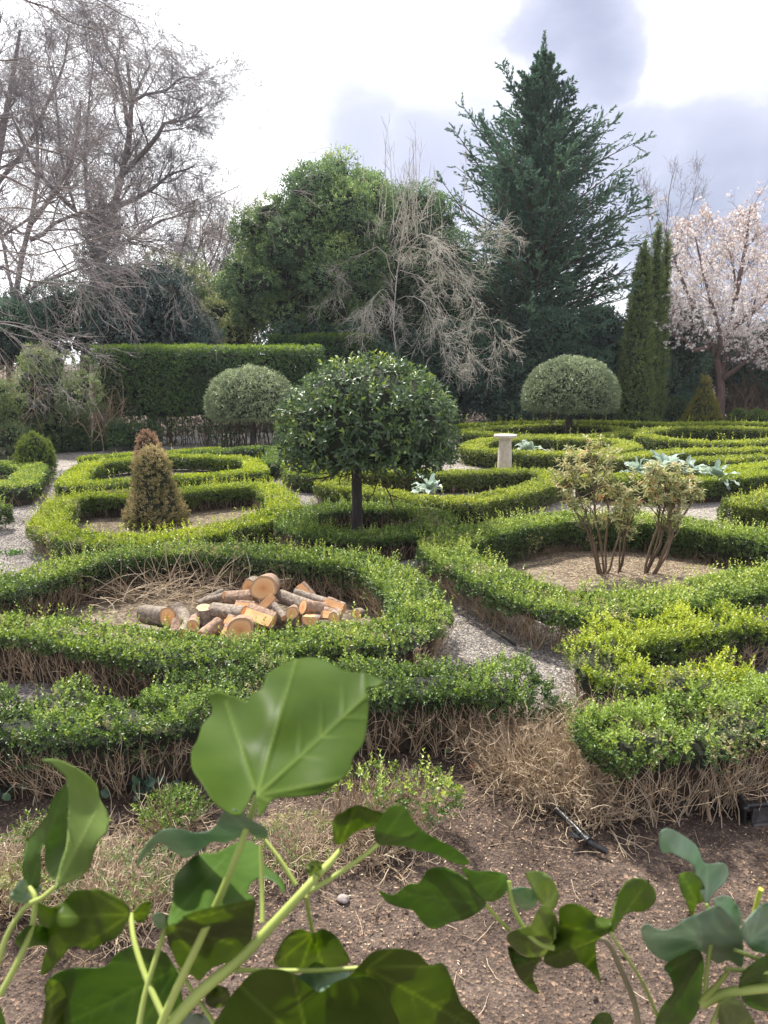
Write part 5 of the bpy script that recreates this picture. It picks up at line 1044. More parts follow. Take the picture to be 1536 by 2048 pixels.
# ------------------------------------------------------------------ logs
def log(label, a, b, ra, rb=None, red=False, ends=(True, True), split=False):
    """a, b: centres of the two ends (m)"""
    rb = rb or ra; a = np.asarray(a, float); b = np.asarray(b, float); rng = rng_for(label); root = thing('cut_log', label, 'log', (a+b)/2, 'cut logs on the pile')
    ax = nrm(b-a); ref = np.array([0, 0, 1.]) if abs(ax[2]) < .8 else np.array([1., 0, 0]); U = nrm(np.cross(ax, ref)); Vv = np.cross(ax, U); s = 28; m = 9
    th = np.arange(s)*2*math.pi/s; ph = rng.uniform(0, 6.28, 3); shape = 1+.05*np.sin(2*th+ph[0])+.035*np.sin(3*th+ph[1])+.02*np.sin(5*th+ph[2])
    flatf = np.zeros(s, bool)
    if split:
        w_ = np.array([rng.uniform(-.4, .4), -.75, .65]); f0 = math.atan2(w_@Vv, w_@U); cc_ = np.cos(th-f0); lim = .12/np.maximum(cc_, .05); flatf = (lim < shape) & (cc_ > 0); shape = np.where(flatf, lim, shape)
    t = np.linspace(0, 1, m); r = (ra*(1-t)+rb*t)
    tilt = rng.uniform(-.25, .25, 2)
    V = np.zeros((m, s, 3))
    for i in range(m):
        off = 0
        if i == 0: off = tilt[0]*ra*np.cos(th)
        if i == m-1: off = tilt[1]*rb*np.cos(th+1)
        rr = r[i]*shape*(1+.05*vnoise(np.c_[np.cos(th)*2+ph[0], np.sin(th)*2, 0*th+t[i]*3], 1.3, 3)+.05*vnoise(np.c_[np.cos(th)*5+ph[0], np.sin(th)*5, 0*th+t[i]*1.5], 1.3, 7)*(0 < i < m-1)) 
        V[i] = a+(b-a)*t[i]+U*(rr*np.cos(th))[:, None]+Vv*(rr*np.sin(th))[:, None]+ax*np.reshape(off, (-1, 1))
    ii = np.arange(m-1)[:, None]*s; jj = np.arange(s)[None]; j2 = (jj+1) % s
    mb = MB(); mb.add(V.reshape(-1, 3), np.concatenate([np.stack([ii+jj, ii+j2, ii+s+j2], -1).reshape(-1, 3), np.stack([ii+jj, ii+s+j2, ii+s+jj], -1).reshape(-1, 3)]), .5, 0, True)
    mb.build('bark', 'log_bark_red' if red else 'log_bark', root)
    if split:
        k_ = np.where(flatf)[0]; f2 = MB(); Vo = V+(nrm(w_)*.0025)[None, None]; ii = np.arange(m-1)[:, None]*s; jj = np.array([q for q in k_ if (q+1) % s in set(k_)])[None]; j2 = (jj+1) % s
        f2.add(Vo.reshape(-1, 3), np.concatenate([np.stack([ii+jj, ii+j2, ii+s+j2], -1).reshape(-1, 3), np.stack([ii+jj, ii+s+j2, ii+s+jj], -1).reshape(-1, 3)]), .45); f2.build('split_face', 'cut_wood', root)
    for e, i in ((0, 0), (1, m-1)):
        ring = V[i]; c = ring.mean(0); out_ = -ax if e == 0 else ax; rings = []; vals = []
        for q in (1.0, .93, .7, .45, .2): rings.append(c+(ring-c)*q*.995+out_*.002); vals += [q*1.0]*s
        VV = np.concatenate(rings+[(c+out_*.002)[None]]); T = []
        for k in range(4):
            for j in range(s): T += [(k*s+j, k*s+(j+1) % s, (k+1)*s+(j+1) % s), (k*s+j, (k+1)*s+(j+1) % s, (k+1)*s+j)]
        T += [(4*s+j, 4*s+(j+1) % s, 5*s) for j in range(s)]
        mb = MB(); mb.add(VV, T, np.array(vals+[0.0])); mb.build('cut_face', 'cut_wood', root)
def lg(x, y, Y): return W(x, y, Y)
LOGS = [
 ('short thick dark-barked log at the left end of the pile', (288, 1228, 6.75), (335, 1234, 6.55), .082, .085, False),
 ('small upright log stump just right of the thick dark one', (352, 1212, 6.75), (362, 1250, 6.6), .06, .06, False),
 ('light-faced log leaning against the left end', (345, 1262, 6.45), (333, 1245, 6.75), .05, .05, True),
 ('grey log tilted steeply near the left end', (364, 1222, 6.7), (378, 1262, 6.42), .052, .052, False),
 ('short log standing with pale cut top beside the long beige one', (408, 1215, 6.62), (410, 1250, 6.62), .066, .066, False),
 ('small log lying end-on showing a pale face at bottom left', (385, 1252, 6.35), (392, 1238, 6.7), .052, .05, True),
 ('reddish upright stub between the pale faces', (350, 1268, 6.38), (354, 1242, 6.5), .05, .05, True),
 ('pinkish thick log sloping at the front of the pile', (402, 1276, 6.3), (440, 1246, 6.5), .068, .066, True),
 ('long beige smooth log in the middle of the pile', (425, 1220, 6.65), (492, 1228, 6.5), .066, .07, False),
 ('reddish split block lying below the big round face', (492, 1222, 6.45), (545, 1240, 6.3), .078, .075, True),
 ('round-faced log half hidden at the front centre of the pile', (480, 1262, 6.2), (488, 1250, 6.55), .115, .11, True),
 ('upper red-barked log left of the big round face', (450, 1196, 6.85), (512, 1192, 6.75), .062, .06, True),
 ('big log with round orange cut face on top of the pile', (527, 1176, 6.6), (538, 1168, 7.0), .112, .105, True),
 ('pale-faced log tucked behind the big round face', (498, 1176, 6.95), (510, 1168, 7.2), .078, .075, False),
 ('thin forked grey branch piece at the upper left of the pile', (398, 1208, 6.9), (448, 1182, 7.0), .036, .03, False),
 ('second thin branch piece lying on the upper left', (412, 1202, 6.95), (450, 1192, 6.8), .035, .04, False),
 ('long grey log sloping right from the big round face', (560, 1192, 6.8), (625, 1216, 6.6), .062, .062, False),
 ('pinkish steep log in front of the long grey one', (548, 1192, 6.6), (520, 1222, 6.5), .06, .058, True),
 ('thin crooked grey piece pointing down at the front', (548, 1210, 6.5), (568, 1236, 6.35), .032, .028, False),
 ('log with orange oblique face at right of the long grey one', (606, 1214, 6.48), (650, 1222, 6.6), .068, .07, True),
 ('small log facing the viewer with a round end at right of centre', (584, 1226, 6.35), (588, 1220, 6.65), .055, .05, True),
 ('log with half-hidden pale face under the oblique one', (620, 1236, 6.3), (628, 1224, 6.6), .075, .07, False),
 ('upright pinkish split log at the upper right', (598, 1170, 6.9), (622, 1196, 6.85), .058, .06, True),
 ('long thin grey branch log at the right end', (588, 1184, 6.8), (660, 1208, 6.7), .034, .045, False),
 ('orange frayed log end at the right tip of the pile', (650, 1204, 6.65), (688, 1216, 6.6), .062, .05, True),
 ('reddish block low in the pile behind the split block', (470, 1210, 6.65), (515, 1212, 6.6), .05, .05, True),
 ('dark log lying at the bottom left corner of the pile', (282, 1258, 6.55), (345, 1272, 6.35), .048, .05, False),
 ('log lying crosswise at the base, under the beige one', (420, 1262, 6.5), (470, 1256, 6.45), .058, .055, False),
 ('log lying low at the base below the long grey one', (540, 1236, 6.6), (600, 1240, 6.5), .06, .06, False),
 ('pale cut round lying on the ground beyond the right hedge corner', (738, 1286, 5.95), (740, 1300, 5.9), .055, .05, False),
 ('small pale cut piece peeping over the hedge right of the pile', (712, 1228, 6.5), (722, 1226, 6.7), .045, .045, False)]
SPLIT = {'reddish split block lying below the big round face', 'upright pinkish split log at the upper right', 'orange frayed log end at the right tip of the pile', 'log with half-hidden pale face under the oblique one', 'light-faced log leaning against the left end', 'pinkish steep log in front of the long grey one', 'reddish block low in the pile behind the split block', 'wide split wedge lying flat at the lower front',
 'orange split wedge between the beige log and the front round', 'split orange piece near the right end'}
LOGS += [('wide split wedge lying flat at the lower front', (446, 1262, 6.3), (500, 1262, 6.25), .07, .06, True), ('orange split wedge between the beige log and the front round', (452, 1240, 6.45), (520, 1246, 6.35), .06, .06, True),
 ('split orange piece near the right end', (640, 1226, 6.5), (682, 1230, 6.45), .06, .05, True), ('short log with a round face low between the pale pieces', (366, 1270, 6.28), (372, 1256, 6.5), .052, .05, False),
 ('short stub with an orange face at the far right foot of the pile', (668, 1236, 6.35), (676, 1226, 6.6), .05, .048, False)]
for (lab, a, b, ra, rb, red) in LOGS: 
    pa, pb = lg(*a), lg(*b); log(lab, pa, pb, ra*1.06, rb*1.06, red, split=lab.split(',')[0] in SPLIT)
def stack_base():
    # dry cut twigs heaped behind and beside the logs
    lab = 'heap of dry cut twigs beside the logs'; rng = rng_for(lab); c = W(330, 1200, 7.6); c[2] = 0; n = 380; mb = MB()
    P0 = np.c_[c[0]+rng.normal(0, .55, n), c[1]+rng.normal(0, .28, n), rng.uniform(.02, .16, n)]; a = rng.uniform(0, 6.28, n)
    C, R = curves(rng, P0, np.c_[np.cos(a), np.sin(a)*.6, rng.normal(.15, .35, n)], rng.uniform(.2, .7, n), 6, .16, -.05, .0045, .0015); C[..., 2] = np.maximum(C[..., 2], .01); tubes(mb, C, R, 3, rng.uniform(.4, 1, n))
    n = 24; P0 = np.c_[c[0]+rng.normal(0, .5, n), c[1]+rng.normal(-.1, .2, n), np.full(n, .1)]
    C, R = curves(rng, P0, np.c_[rng.normal(-.1, .35, n), rng.normal(0, .2, n), np.full(n, 1.)], rng.uniform(.35, .65, n), 6, .12, -.03, .005, .002); tubes(mb, C, R, 3, rng.uniform(.6, 1, n))
    o = mb.build('twig_heap', 'twig_tan', loc=tuple(c)); tag(o, lab, 'twigs', kind='stuff')
stack_base()

# ------------------------------------------------------------------ drip pipe, trough, stones, fallen leaves, litter
def pipe():
    a = G(1112, 1618, .07); b = G(1178, 1684, .05); c = G(1214, 1704, .03); root = thing('black_pipe', 'short black plastic pipe piece with clamp lying on bare soil', 'pipe', (a+c)/2)
    mb = MB(); one_tube(mb, [a, a*.5+b*.5+np.array([0, 0, .004]), b], [.021, .021, .021], 14); mb.build('tube', 'black_plastic', root)
    mb = MB(); one_tube(mb, [b-(b-a)*.02, b*.6+c*.4, c], [.017, .017, .016], 12); mb.build('outlet', 'black_plastic', root)
    d = nrm(b-a); mb = MB(); one_tube(mb, [b-d*.075, b-d*.055], [.026, .026], 14); one_tube(mb, [b-d*.02, b], [.026, .026], 14); mb.build('collar', 'black_plastic', root)
    # clamp wing and foot
    mb = MB(); side = nrm(np.cross(d, [0, 0, 1])); q = b-d*.06
    for sgn, L_ in ((1, .075), (-1, .05)):
        p0 = q+side*.018*sgn; p1 = p0+side*sgn*L_+np.array([0, 0, .03 if sgn > 0 else -.035]); V = []
        for p in (p0, p1):
            for e in (-.028, .028):
                for z in (-.002, .002): V.append(p+d*e+np.array([0, 0, z]))
        T = []
        for f_ in [(0, 1, 3, 2), (4, 6, 7, 5), (0, 4, 5, 1), (2, 3, 7, 6), (0, 2, 6, 4), (1, 5, 7, 3)]: T += [(f_[0], f_[1], f_[2]), (f_[0], f_[2], f_[3])]
        mb.add(V, T)
    mb.build('clamp', 'black_plastic', root)
pipe()
def trough():
    a = G(1486, 1655, 0); a = a.copy(); b = G(1448, 1588, 0); c = G(1640, 1640, 0); root = thing('black_trough', 'dusty black plastic trough cut by the right edge', 'trough', a)
    def wall(mb, p, q, th, z0, z1):
        d = nrm((q-p)*[1, 1, 0]); n_ = np.array([-d[1], d[0], 0])*th; V = []
        for s in (p, q):
            for e in (0, 1):
                for z in (z0, z1): V.append(np.array([s[0], s[1], z])+n_*e)
        T = []
        for f_ in [(0, 1, 3, 2), (4, 6, 7, 5), (0, 4, 5, 1), (2, 3, 7, 6), (0, 2, 6, 4), (1, 5, 7, 3)]: T += [(f_[0], f_[1], f_[2]), (f_[0], f_[2], f_[3])]
        mb.add(V, T)
    bk = b+(c-a); h = .13
    mb = MB(); wall(mb, a, b, -.012, 0, h); wall(mb, b, bk, -.012, 0, h-.003); mb.build('rear_walls', 'black_plastic', root)
    mb = MB(); wall(mb, a+nrm(c-a)*.05, c, .012, 0, h-.02); mb.build('front_wall', 'dusty_plastic', root)
    mb = MB(); top = np.array([0, 0, h]); one_tube(mb, [b+top, a+top*1.0, a+nrm(c-a)*.03+top, c+top], [.013, .013, .013, .013], 10, 10); mb.build('rim', 'black_plastic', root)
    mb = MB(); one_tube(mb, [a+nrm(c-a)*.05+np.array([0, -.012, .012]), c+np.array([0, -.012, .012])], [.014, .014], 8); mb.build('bottom_flange', 'dusty_plastic', root)
    mb = MB(); cc = (a+bk)/2; V = [a+(cc-a)*.04, b+(cc-b)*.04, bk, c]; V = [np.array([v_[0], v_[1], h-.04]) for v_ in V]; mb.add(V, [(0, 1, 2), (0, 2, 3)]); mb.build('soil_fill', 'soil', root)
trough()
def rocks(name, P, r, rng, mat, v, flat=.6, kind='stuff'):
    n = len(P); base = np.array([[1, 0, 0], [-.5, .87, 0], [-.5, -.87, 0], [0, 0, 1], [0, 0, -1], [.5, -.8, .3]])
    base = np.array([[1, 0, 0], [0, 1, 0], [-1, 0, 0], [0, -1, 0], [0, 0, 1], [0, 0, -1]], float)
    V = base[None]+rng.normal(0, .22, (n, 6, 3)); V *= np.array([1, 1, flat]); a = rng.uniform(0, 6.28, n); ca, sa = np.cos(a)[:, None], np.sin(a)[:, None]
    V = np.stack([V[..., 0]*ca-V[..., 1]*sa*.7, V[..., 0]*sa+V[..., 1]*ca*.7, V[..., 2]], -1)*r[:, None, None]+P[:, None, :]
    T = np.array([[0, 1, 4], [1, 2, 4], [2, 3, 4], [3, 0, 4], [1, 0, 5], [2, 1, 5], [3, 2, 5], [0, 3, 5]]); T = (np.arange(n)[:, None, None]*6+T[None]).reshape(-1, 3)
    mb = MB(); mb.add(V.reshape(-1, 3), T, np.repeat(v, 6)); return mb.build(name, mat)
def scatter():
    rng = rng_for('scatter'); n = 60000; Y = 1.9+3.4*rng.uniform(0, 1, n)**1.1; X = rng.uniform(-.62, .66, n)*(Y+1.1); P = np.c_[X, Y, np.zeros(n)]
    k = vnoise(P, 1.6, 4)*.6+vnoise(P, 5, 6)*.4 + np.clip((Y-2.6)*.28, -.3, .3); P = P[k > rng.uniform(-.7, .8, n)]; n = len(P)
    P[:, 2] = vnoise(np.c_[P[:, 0], P[:, 1], 0*X[:n]], 2.2, 1)*.012+.002
    r = rng.uniform(.002, .006, n)*np.where(rng.uniform(0, 1, n) < .05, 2., 1.)
    o = rocks('soil_crumbs', P, r, rng, 'crumb', np.clip(rng.beta(1.6, 2.2, n)+.05, 0, 1)); tag(o, 'loose soil crumbs and pebbles on the bare earth', 'soil', kind='stuff')
    # bark chips and dry bits
    n = 17000; Y = 2.1+4.2*rng.uniform(0, 1, n); X = rng.uniform(-.62, .66, n)*(Y+1.1); P = np.c_[X, Y, np.full(n, .008)]; k = vnoise(P, 1.1, 14)+vnoise(P, 4, 16)*.5+np.clip((Y-3.0)*.35, -.6, .35); P = P[k > rng.uniform(-.5, .9, n)]; n = len(P); P[:, 2] = .006+vnoise(np.c_[P[:, 0], P[:, 1], np.zeros(n)], 2.2, 1)*.012
    mb = MB(); a = rng.uniform(0, 6.28, n); leaves(mb, P, nrm(np.array([0, 0, 1.])+rng.normal(0, .35, (n, 3))), np.c_[np.cos(a), np.sin(a), rng.normal(0, .2, n)], rng.uniform(.008, .022, n), .4, .08, rng.uniform(0, 1, n))
    o = mb.build('leaf_litter', 'twig_tan'); tag(o, 'dry clippings and leaf litter strewn over the soil', 'litter', kind='stuff')
    # fallen twigs
    n = 480; Y = 2.3+3.0*rng.uniform(0, 1, n); X = rng.uniform(-.62, .66, n)*(Y+1.1); a = rng.uniform(0, 6.28, n); mb = MB()
    C, R = curves(rng, np.c_[X, Y, np.full(n, .015)], np.c_[np.cos(a), np.sin(a), 0*a+.02], rng.uniform(.03, .16, n), 4, .18, 0, .0018, .001); C[..., 2] = .012+np.abs(C[..., 2]-.015)*.4; tubes(mb, C, R, 3, rng.uniform(.2, 1, n)); o = mb.build('fallen_twigs', 'twig_tan'); tag(o, 'thin dry twigs lying on the soil', 'twigs', kind='stuff')
    n = 2600; Y = 2.3+2.6*rng.uniform(0, 1, n); X = rng.uniform(-.62, .66, n)*(Y+1.1); P = np.c_[X, Y, np.full(n, .004)]; P = P[vnoise(P, 1.9, 44)+vnoise(P, 7, 45)*.4 > rng.uniform(-.2, .7, n)]; n = len(P)
    o = rocks('soil_clods', P, rng.uniform(.006, .017, n), rng, 'soil', rng.uniform(0, 1, n)); tag(o, 'dark clods of earth scattered below the hedges', 'soil', kind='stuff')
    # gravel on the paths
    def inpoly(P, poly):
        c = np.zeros(len(P), bool); j = len(poly)-1
        for i in range(len(poly)):
            xi, yi = poly[i]; xj, yj = poly[j]; c ^= ((yi > P[:, 1]) != (yj > P[:, 1])) & (P[:, 0] < (xj-xi)*(P[:, 1]-yi)/(yj-yi+1e-9)+xi); j = i
        return c
    polys = [px([(800, 1120), (880, 1120), (960, 1200), (1110, 1310), (1250, 1400), (1330, 1500), (1090, 1500), (1000, 1380), (870, 1260)], 0), px([(-30, 950), (150, 940), (120, 1000), (80, 1080), (100, 1180), (-60, 1260)], 0), px([(530, 940), (590, 945), (650, 1000), (620, 1050), (590, 1030)], 0), px([(480, 1070), (620, 1060), (600, 1110), (480, 1110)], 0)]
    Pg = []
    for i, pl in enumerate(polys):
        pl = np.array(pl); mn, mx_ = pl.min(0), pl.max(0); ar = np.prod(mx_-mn); Q = rng.uniform(mn, mx_, (int(ar*[3600, 1300, 1300, 1500][i]), 2)); Pg.append(Q[inpoly(Q, pl)])
    Q = np.concatenate(Pg); n = len(Q); dist = Q[:, 1]; P = np.c_[Q, np.full(n, .014)]
    o = rocks('path_gravel', P, rng.uniform(.005, .011, n)*(1+.05*(dist-5)), rng, 'stones', rng.beta(2, 2.2, n)); tag(o, 'pale grey gravel chips covering the garden paths', 'gravel', kind='stuff')
    # litter in the two big beds
    n = 9000; pl = np.array(px([(1040, 1100), (1200, 1085), (1420, 1110), (1420, 1150), (1150, 1175)], 0)); mn, mx_ = pl.min(0), pl.max(0); Q = rng.uniform(mn, mx_, (n, 2)); Q = Q[inpoly(Q, pl)]; n = len(Q); a = rng.uniform(0, 6.28, n); mb = MB()
    leaves(mb, np.c_[Q, np.full(n, .022)], nrm(np.array([0, 0, 1.])+rng.normal(0, .4, (n, 3))), np.c_[np.cos(a), np.sin(a), 0*a], rng.uniform(.015, .035, n), .4, .08, rng.uniform(0, 1, n)); o = mb.build('bed_litter', 'twig_tan'); tag(o, 'dry leaf litter on the round shrub bed', 'litter', kind='stuff')
scatter()
def fallen(label, xy, L, mat, asp=.6):
    rng = rng_for(label); p = G(*xy, .02); a = rng.uniform(0, 6.28); mb = MB(); leaves6(mb, p[None], nrm(np.array([[.2, -.5, 1.]])), np.array([[math.cos(a), math.sin(a), .15]]), L, asp, .12, .5)
    o = mb.build('fallen_leaf', mat, loc=tuple(p)); tag(o, label, 'leaf', 'fallen leaves on the soil')
for lab, xy, L, mt in [('pale green fallen leaf at the foot of the leggy hedge', (888, 1506), .07, 'pale_leaf'), ('scarlet fallen leaf on bare soil', (950, 1530), .055, 'red_leaf'), ('grey-green fallen leaf right of the scarlet one', (975, 1522), .06, 'ivy_blue'), ('pale fallen leaf just above the scarlet one', (955, 1507), .06, 'pale_leaf'), ('tan fallen leaf left of the scarlet one', (925, 1500), .06, 'dry_leaf'), ('curled orange-brown leaf among stems at lower left', (90, 1580), .09, 'dry_leaf')]: fallen(lab, xy, L, mt)
def stone1():
    c = G(686, 1800); rng = rng_for('st'); th = np.linspace(0, math.pi, 9); ph = np.arange(14)*2*math.pi/14; U = np.stack([np.sin(th)[:, None]*np.cos(ph), np.sin(th)[:, None]*np.sin(ph), np.cos(th)[:, None]+0*ph], -1)
    V = U*np.array([.032, .026, .016]); V = c+V*(1+.25*vnoise(U, 1.7, 2))[..., None]+np.array([0, 0, .008]); ii = np.arange(8)[:, None]*14; jj = np.arange(14)[None]; j2 = (jj+1) % 14
    mb = MB(); mb.add(V.reshape(-1, 3), np.concatenate([np.stack([ii+jj, ii+14+jj, ii+14+j2], -1).reshape(-1, 3), np.stack([ii+jj, ii+14+j2, ii+j2], -1).reshape(-1, 3)]), .5, 0, True); o = mb.build('stone', 'pebble', loc=tuple(c)); tag(o, 'single pale rounded stone on dark soil', 'stone')
stone1()
def smallivy(label, xy, n, L, mat, h=.1):
    rng = rng_for(label); c = G(*xy); root = thing('small_ivy', label, 'plant', c); mb = MB(); P = c+np.c_[rng.normal(0, .07, (n, 2)), rng.uniform(.03, h, n)]
    leaves6(mb, P, nrm(np.array([0, -.7, .7])+rng.normal(0, .4, (n, 3))), rng.normal(0, 1, (n, 3)), L, .85, .06, rng.uniform(0, 1, n)); mb.build('leaves', mat, root)
    sb = MB(); C = np.stack([np.repeat(c[None], n, 0), (c+P)/2+[0, 0, .02], P], 1); tubes(sb, C, np.full((n, 3), .002), 3, .5); sb.build('stems', 'twig_brown', root)
smallivy('small dark ivy plant under the near leggy hedge', (300, 1600), 26, .07, 'dark_evergreen', .16)
smallivy('bright green seedling at the left edge under the leggy hedge', (8, 1540), 22, .06, 'blade_green', .22)
smallivy('dark ivy patch at the far left under the hedge', (10, 1600), 20, .06, 'dark_evergreen', .12)
def grasses(label, xy, n, L, r, mat='grassy'):
    rng = rng_for(label); c = G(*xy); root = thing('grass_tuft', label, 'plant', c); mb = MB(); P0 = c+np.c_[rng.normal(0, r, (n, 2)), np.full(n, 0.02)]; a = rng.uniform(0, 6.28, n)
    C, R = curves(rng, P0, np.c_[np.cos(a)*.5, np.sin(a)*.5, np.full(n, 1.)], L*rng.uniform(.6, 1.2, n), 6, .06, -.12, .010, .002, -.35); tubes(mb, C, R, 3, rng.uniform(0, 1, n)); mb.build('blades', mat, root)
grasses('strappy green blades spilling over the left hedge', (60, 975), 130, .50, .22)
grasses('small green tuft on the left gravel path', (30, 1110), 40, .08, .08, 'blade_green')

# drip hoses along the path edges
def hose(label, pts, r=.012):
    P = [G(a, b, r+.012) for a, b in pts]; mb = MB(); one_tube(mb, P, [r, r], 8); c = tuple(np.mean(P, 0)); o = mb.build('edging_hose', 'black_plastic', loc=c); tag(o, label, 'hose', 'black hoses along the paths')
hose('black hose end along the central gravel path', [(985, 1258), (1008, 1274), (1030, 1290)])
hose('black hose along the near side of the cone bed', [(505, 1088), (545, 1080), (575, 1072)])
hose('short black hose beside the shrub bed hedge', [(918, 1205), (935, 1220)], .01)

# ------------------------------------------------------------------ ivy in the foreground
def ivyleaf(root, outline, base, d0, mat, tilt=(0, 0), cup=.1, wave=.02, seed=1, label=None, step=5):
    """outline in picture units at distance d0 (m); the surface then tilts, cups and waves in depth"""
    O = polyline(np.array(outline, float), 4, True); B = np.array(base, float); c = O.mean(0); size = np.ptp(O, axis=0).max()
    mn, mx_ = O.min(0), O.max(0); gx, gy = np.meshgrid(np.arange(mn[0], mx_[0], step), np.arange(mn[1], mx_[1], step)); Gp = np.c_[gx.ravel(), gy.ravel()]
    ins = np.zeros(len(Gp), bool); j = len(O)-1
    for i in range(len(O)):
        xi, yi = O[i]; xj, yj = O[j]; ins ^= ((yi > Gp[:, 1]) != (yj > Gp[:, 1])) & (Gp[:, 0] < (xj-xi)*(Gp[:, 1]-yi)/(yj-yi+1e-9)+xi); j = i
    Gp = Gp[ins]; dd = np.min(np.linalg.norm(Gp[:, None]-O[None], axis=2), 1) if len(Gp) else np.zeros(0); Gp = Gp[dd > step*.6]
    pts = [Vector(p) for p in np.vstack([O, Gp])]; n = len(O)
    r = geometry.delaunay_2d_cdt(pts, [(i, (i+1) % n) for i in range(n)], [list(range(n))], 1, 1e-4)
    V2 = np.array([tuple(v_) for v_ in r[0]]); T = np.array([t for t in r[2] if len(t) == 3])
    # midrib: base -> farthest outline point; side veins to other lobes
    far = O[np.argmax(np.linalg.norm(O-B, axis=1))]; ax = nrm(far-B); pr = np.array([-ax[1], ax[0]])
    q = (V2-B)/size; al = q@ax; la = q@pr
    dep = tilt[0]*(V2[:, 0]-c[0])/size+tilt[1]*(V2[:, 1]-c[1])/size + cup*np.abs(la)**1.3 + wave*np.sin(al*9+seed)*np.abs(la)*3 + .3*wave*np.sin(la*14+seed*2)
        # veins (pigment: ivy has pale veins)
    vd = np.full(len(V2), 9.)
    for ang, ln in ((0, .95), (.55, .75), (-.55, .75), (1.15, .5), (-1.15, .5)):
        d = ax*math.cos(ang)+pr*math.sin(ang); t = np.clip((V2-B)@d, 0, size*ln); dq = np.linalg.norm(V2-B-t[:, None]*d, axis=1)+t/size*1.5; vd = np.minimum(vd, dq)
    for tt in (.3, .45, .6, .75):
        for sg in (1, -1):
            d = ax*math.cos(.75)+pr*math.sin(.75)*sg; Bp = B+ax*size*tt; t = np.clip((V2-Bp)@d, 0, size*.34); dq = np.linalg.norm(V2-Bp-t[:, None]*d+ax*(t**2/size*.5)[:, None], axis=1)+1.5+t/size*6; vd = np.minimum(vd, dq)
    v = np.exp(-(vd/2.6)**2)*.36+.10*np.exp(-(vd/14)**2); dist = d0*(1+dep-.003*np.exp(-(vd/10)**2)*(size/250))
    P = np.array([D(a, b, k) for (a, b), k in zip(V2, dist)]); mb = MB()
    e1 = P[T[:, 1]]-P[T[:, 0]]; e2 = P[T[:, 2]]-P[T[:, 0]]; nf = np.cross(e1, e2); nv = np.zeros_like(P)
    for k in range(3): np.add.at(nv, T[:, k], nf)
    nv = nrm(nv); th = .00035; m = len(P)
    P2 = P-nv*th; rim = []
    for i in range(n): a, b = i, (i+1) % n; rim += [(a, a+m, b+m), (a, b+m, b)]
    idx_ok = True
    Vall = np.vstack([P, P2]); Tall = np.vstack([T, T[:, ::-1]+m, np.array(rim)])
    mb.add(Vall, Tall, np.r_[v, v], 0, True); o = mb.build('leaf', mat, root)
    if label: o['label'] = label
    return o
def petiole(root, pts, d, r0, r1, mat='ivy_stem', name='petiole', v=.6):
    ds = np.linspace(d[0], d[1], len(pts)); mb = MB(); one_tube(mb, [D(a, b, k) for (a, b), k in zip(pts, ds)], [r0*.85, r1*.85], 8, 6, v, cap=True); return mb.build(name, mat, root)
def c1(L): return [(a/2, b/2+1250) for a, b in L]
def c2(L): return [(a/1.714+640, b/1.714+1500) for a, b in L]
I1 = thing('ivy_vine', 'large out-of-focus ivy shoot rising at the bottom left foreground', 'ivy', D(330, 2048, .42))
L1 = c1([(1020, 660), (985, 730), (950, 765), (900, 745), (850, 705), (810, 640), (770, 580), (765, 510), (790, 460), (810, 400), (850, 350), (835, 285), (870, 270), (930, 285), (988, 308), (1003, 285), (1050, 250), (1070, 200), (1130, 160), (1200, 135), (1260, 132), (1310, 150), (1370, 182), (1420, 192), (1470, 195), (1530, 225), (1528, 243), (1490, 250), (1465, 262), (1475, 310), (1470, 380), (1460, 450), (1445, 490), (1412, 530), (1400, 580), (1350, 630), (1270, 678), (1180, 690), (1100, 695), (1060, 740), (1035, 770), (1025, 700)])
ivyleaf(I1, L1, (513, 1592), .40, 'ivy_big', (.12, -.35), .16, .035, 1, 'largest pale-veined ivy leaf standing upright', 4)
L2 = c1([(160, 540), (230, 538), (310, 575), (350, 600), (385, 640), (400, 700), (430, 750), (435, 790), (425, 830), (390, 870), (370, 930), (350, 980), (300, 1020), (240, 1045), (220, 1050), (240, 960), (265, 880), (270, 800), (265, 700), (265, 620), (240, 590), (200, 555)])
ivyleaf(I1, L2, (112, 1774), .43, 'ivy_pale', (.5, -.2), .1, .03, 2)
ivyleaf(I1, c1([(268, 640), (210, 700), (190, 760), (150, 810), (120, 850), (100, 910), (92, 980), (100, 1020), (120, 1060), (160, 1040), (165, 960), (165, 900), (180, 880), (182, 950), (200, 1000), (225, 1010), (262, 890), (272, 760)]), (60, 1778), .45, 'ivy_dark', (-.4, 0), .1, .05, 3)
ivyleaf(I1, c1([(40, 1095), (60, 1050), (90, 1015), (120, 1050), (165, 1045), (150, 1080), (110, 1110)]), (60, 1790), .46, 'ivy_blue', (.3, .2), .1, .05, 3)
ivyleaf(I1, c1([(150, 1110), (200, 1130), (250, 1110), (290, 1065), (350, 1058), (410, 1060), (470, 1090), (510, 1120), (522, 1155), (500, 1210), (470, 1250), (420, 1270), (360, 1300), (310, 1285), (280, 1290), (240, 1340), (200, 1385), (165, 1395), (175, 1330), (190, 1290), (170, 1250), (155, 1180)]), (262, 1828), .46, 'ivy_green', (-.3, .25), .15, .04, 4)
ivyleaf(I1, c1([(530, 1155), (560, 1120), (600, 1102), (604, 1130), (580, 1180), (550, 1190)]), (265, 1828), .46, 'ivy_green', (0, .1), .1, .02, 5)
ivyleaf(I1, c1([(545, 968), (560, 920), (600, 860), (650, 820), (720, 815), (780, 830), (850, 815), (900, 742), (960, 742), (1000, 775), (1060, 810), (1070, 845), (1040, 850), (990, 830), (950, 850), (900, 870), (850, 865), (800, 900), (740, 930), (690, 900), (640, 870), (590, 910), (560, 950)]), (500, 1670), .44, 'ivy_blue', (0, 1.2), .1, .05, 6, 'bluish ivy leaf seen edge-on')
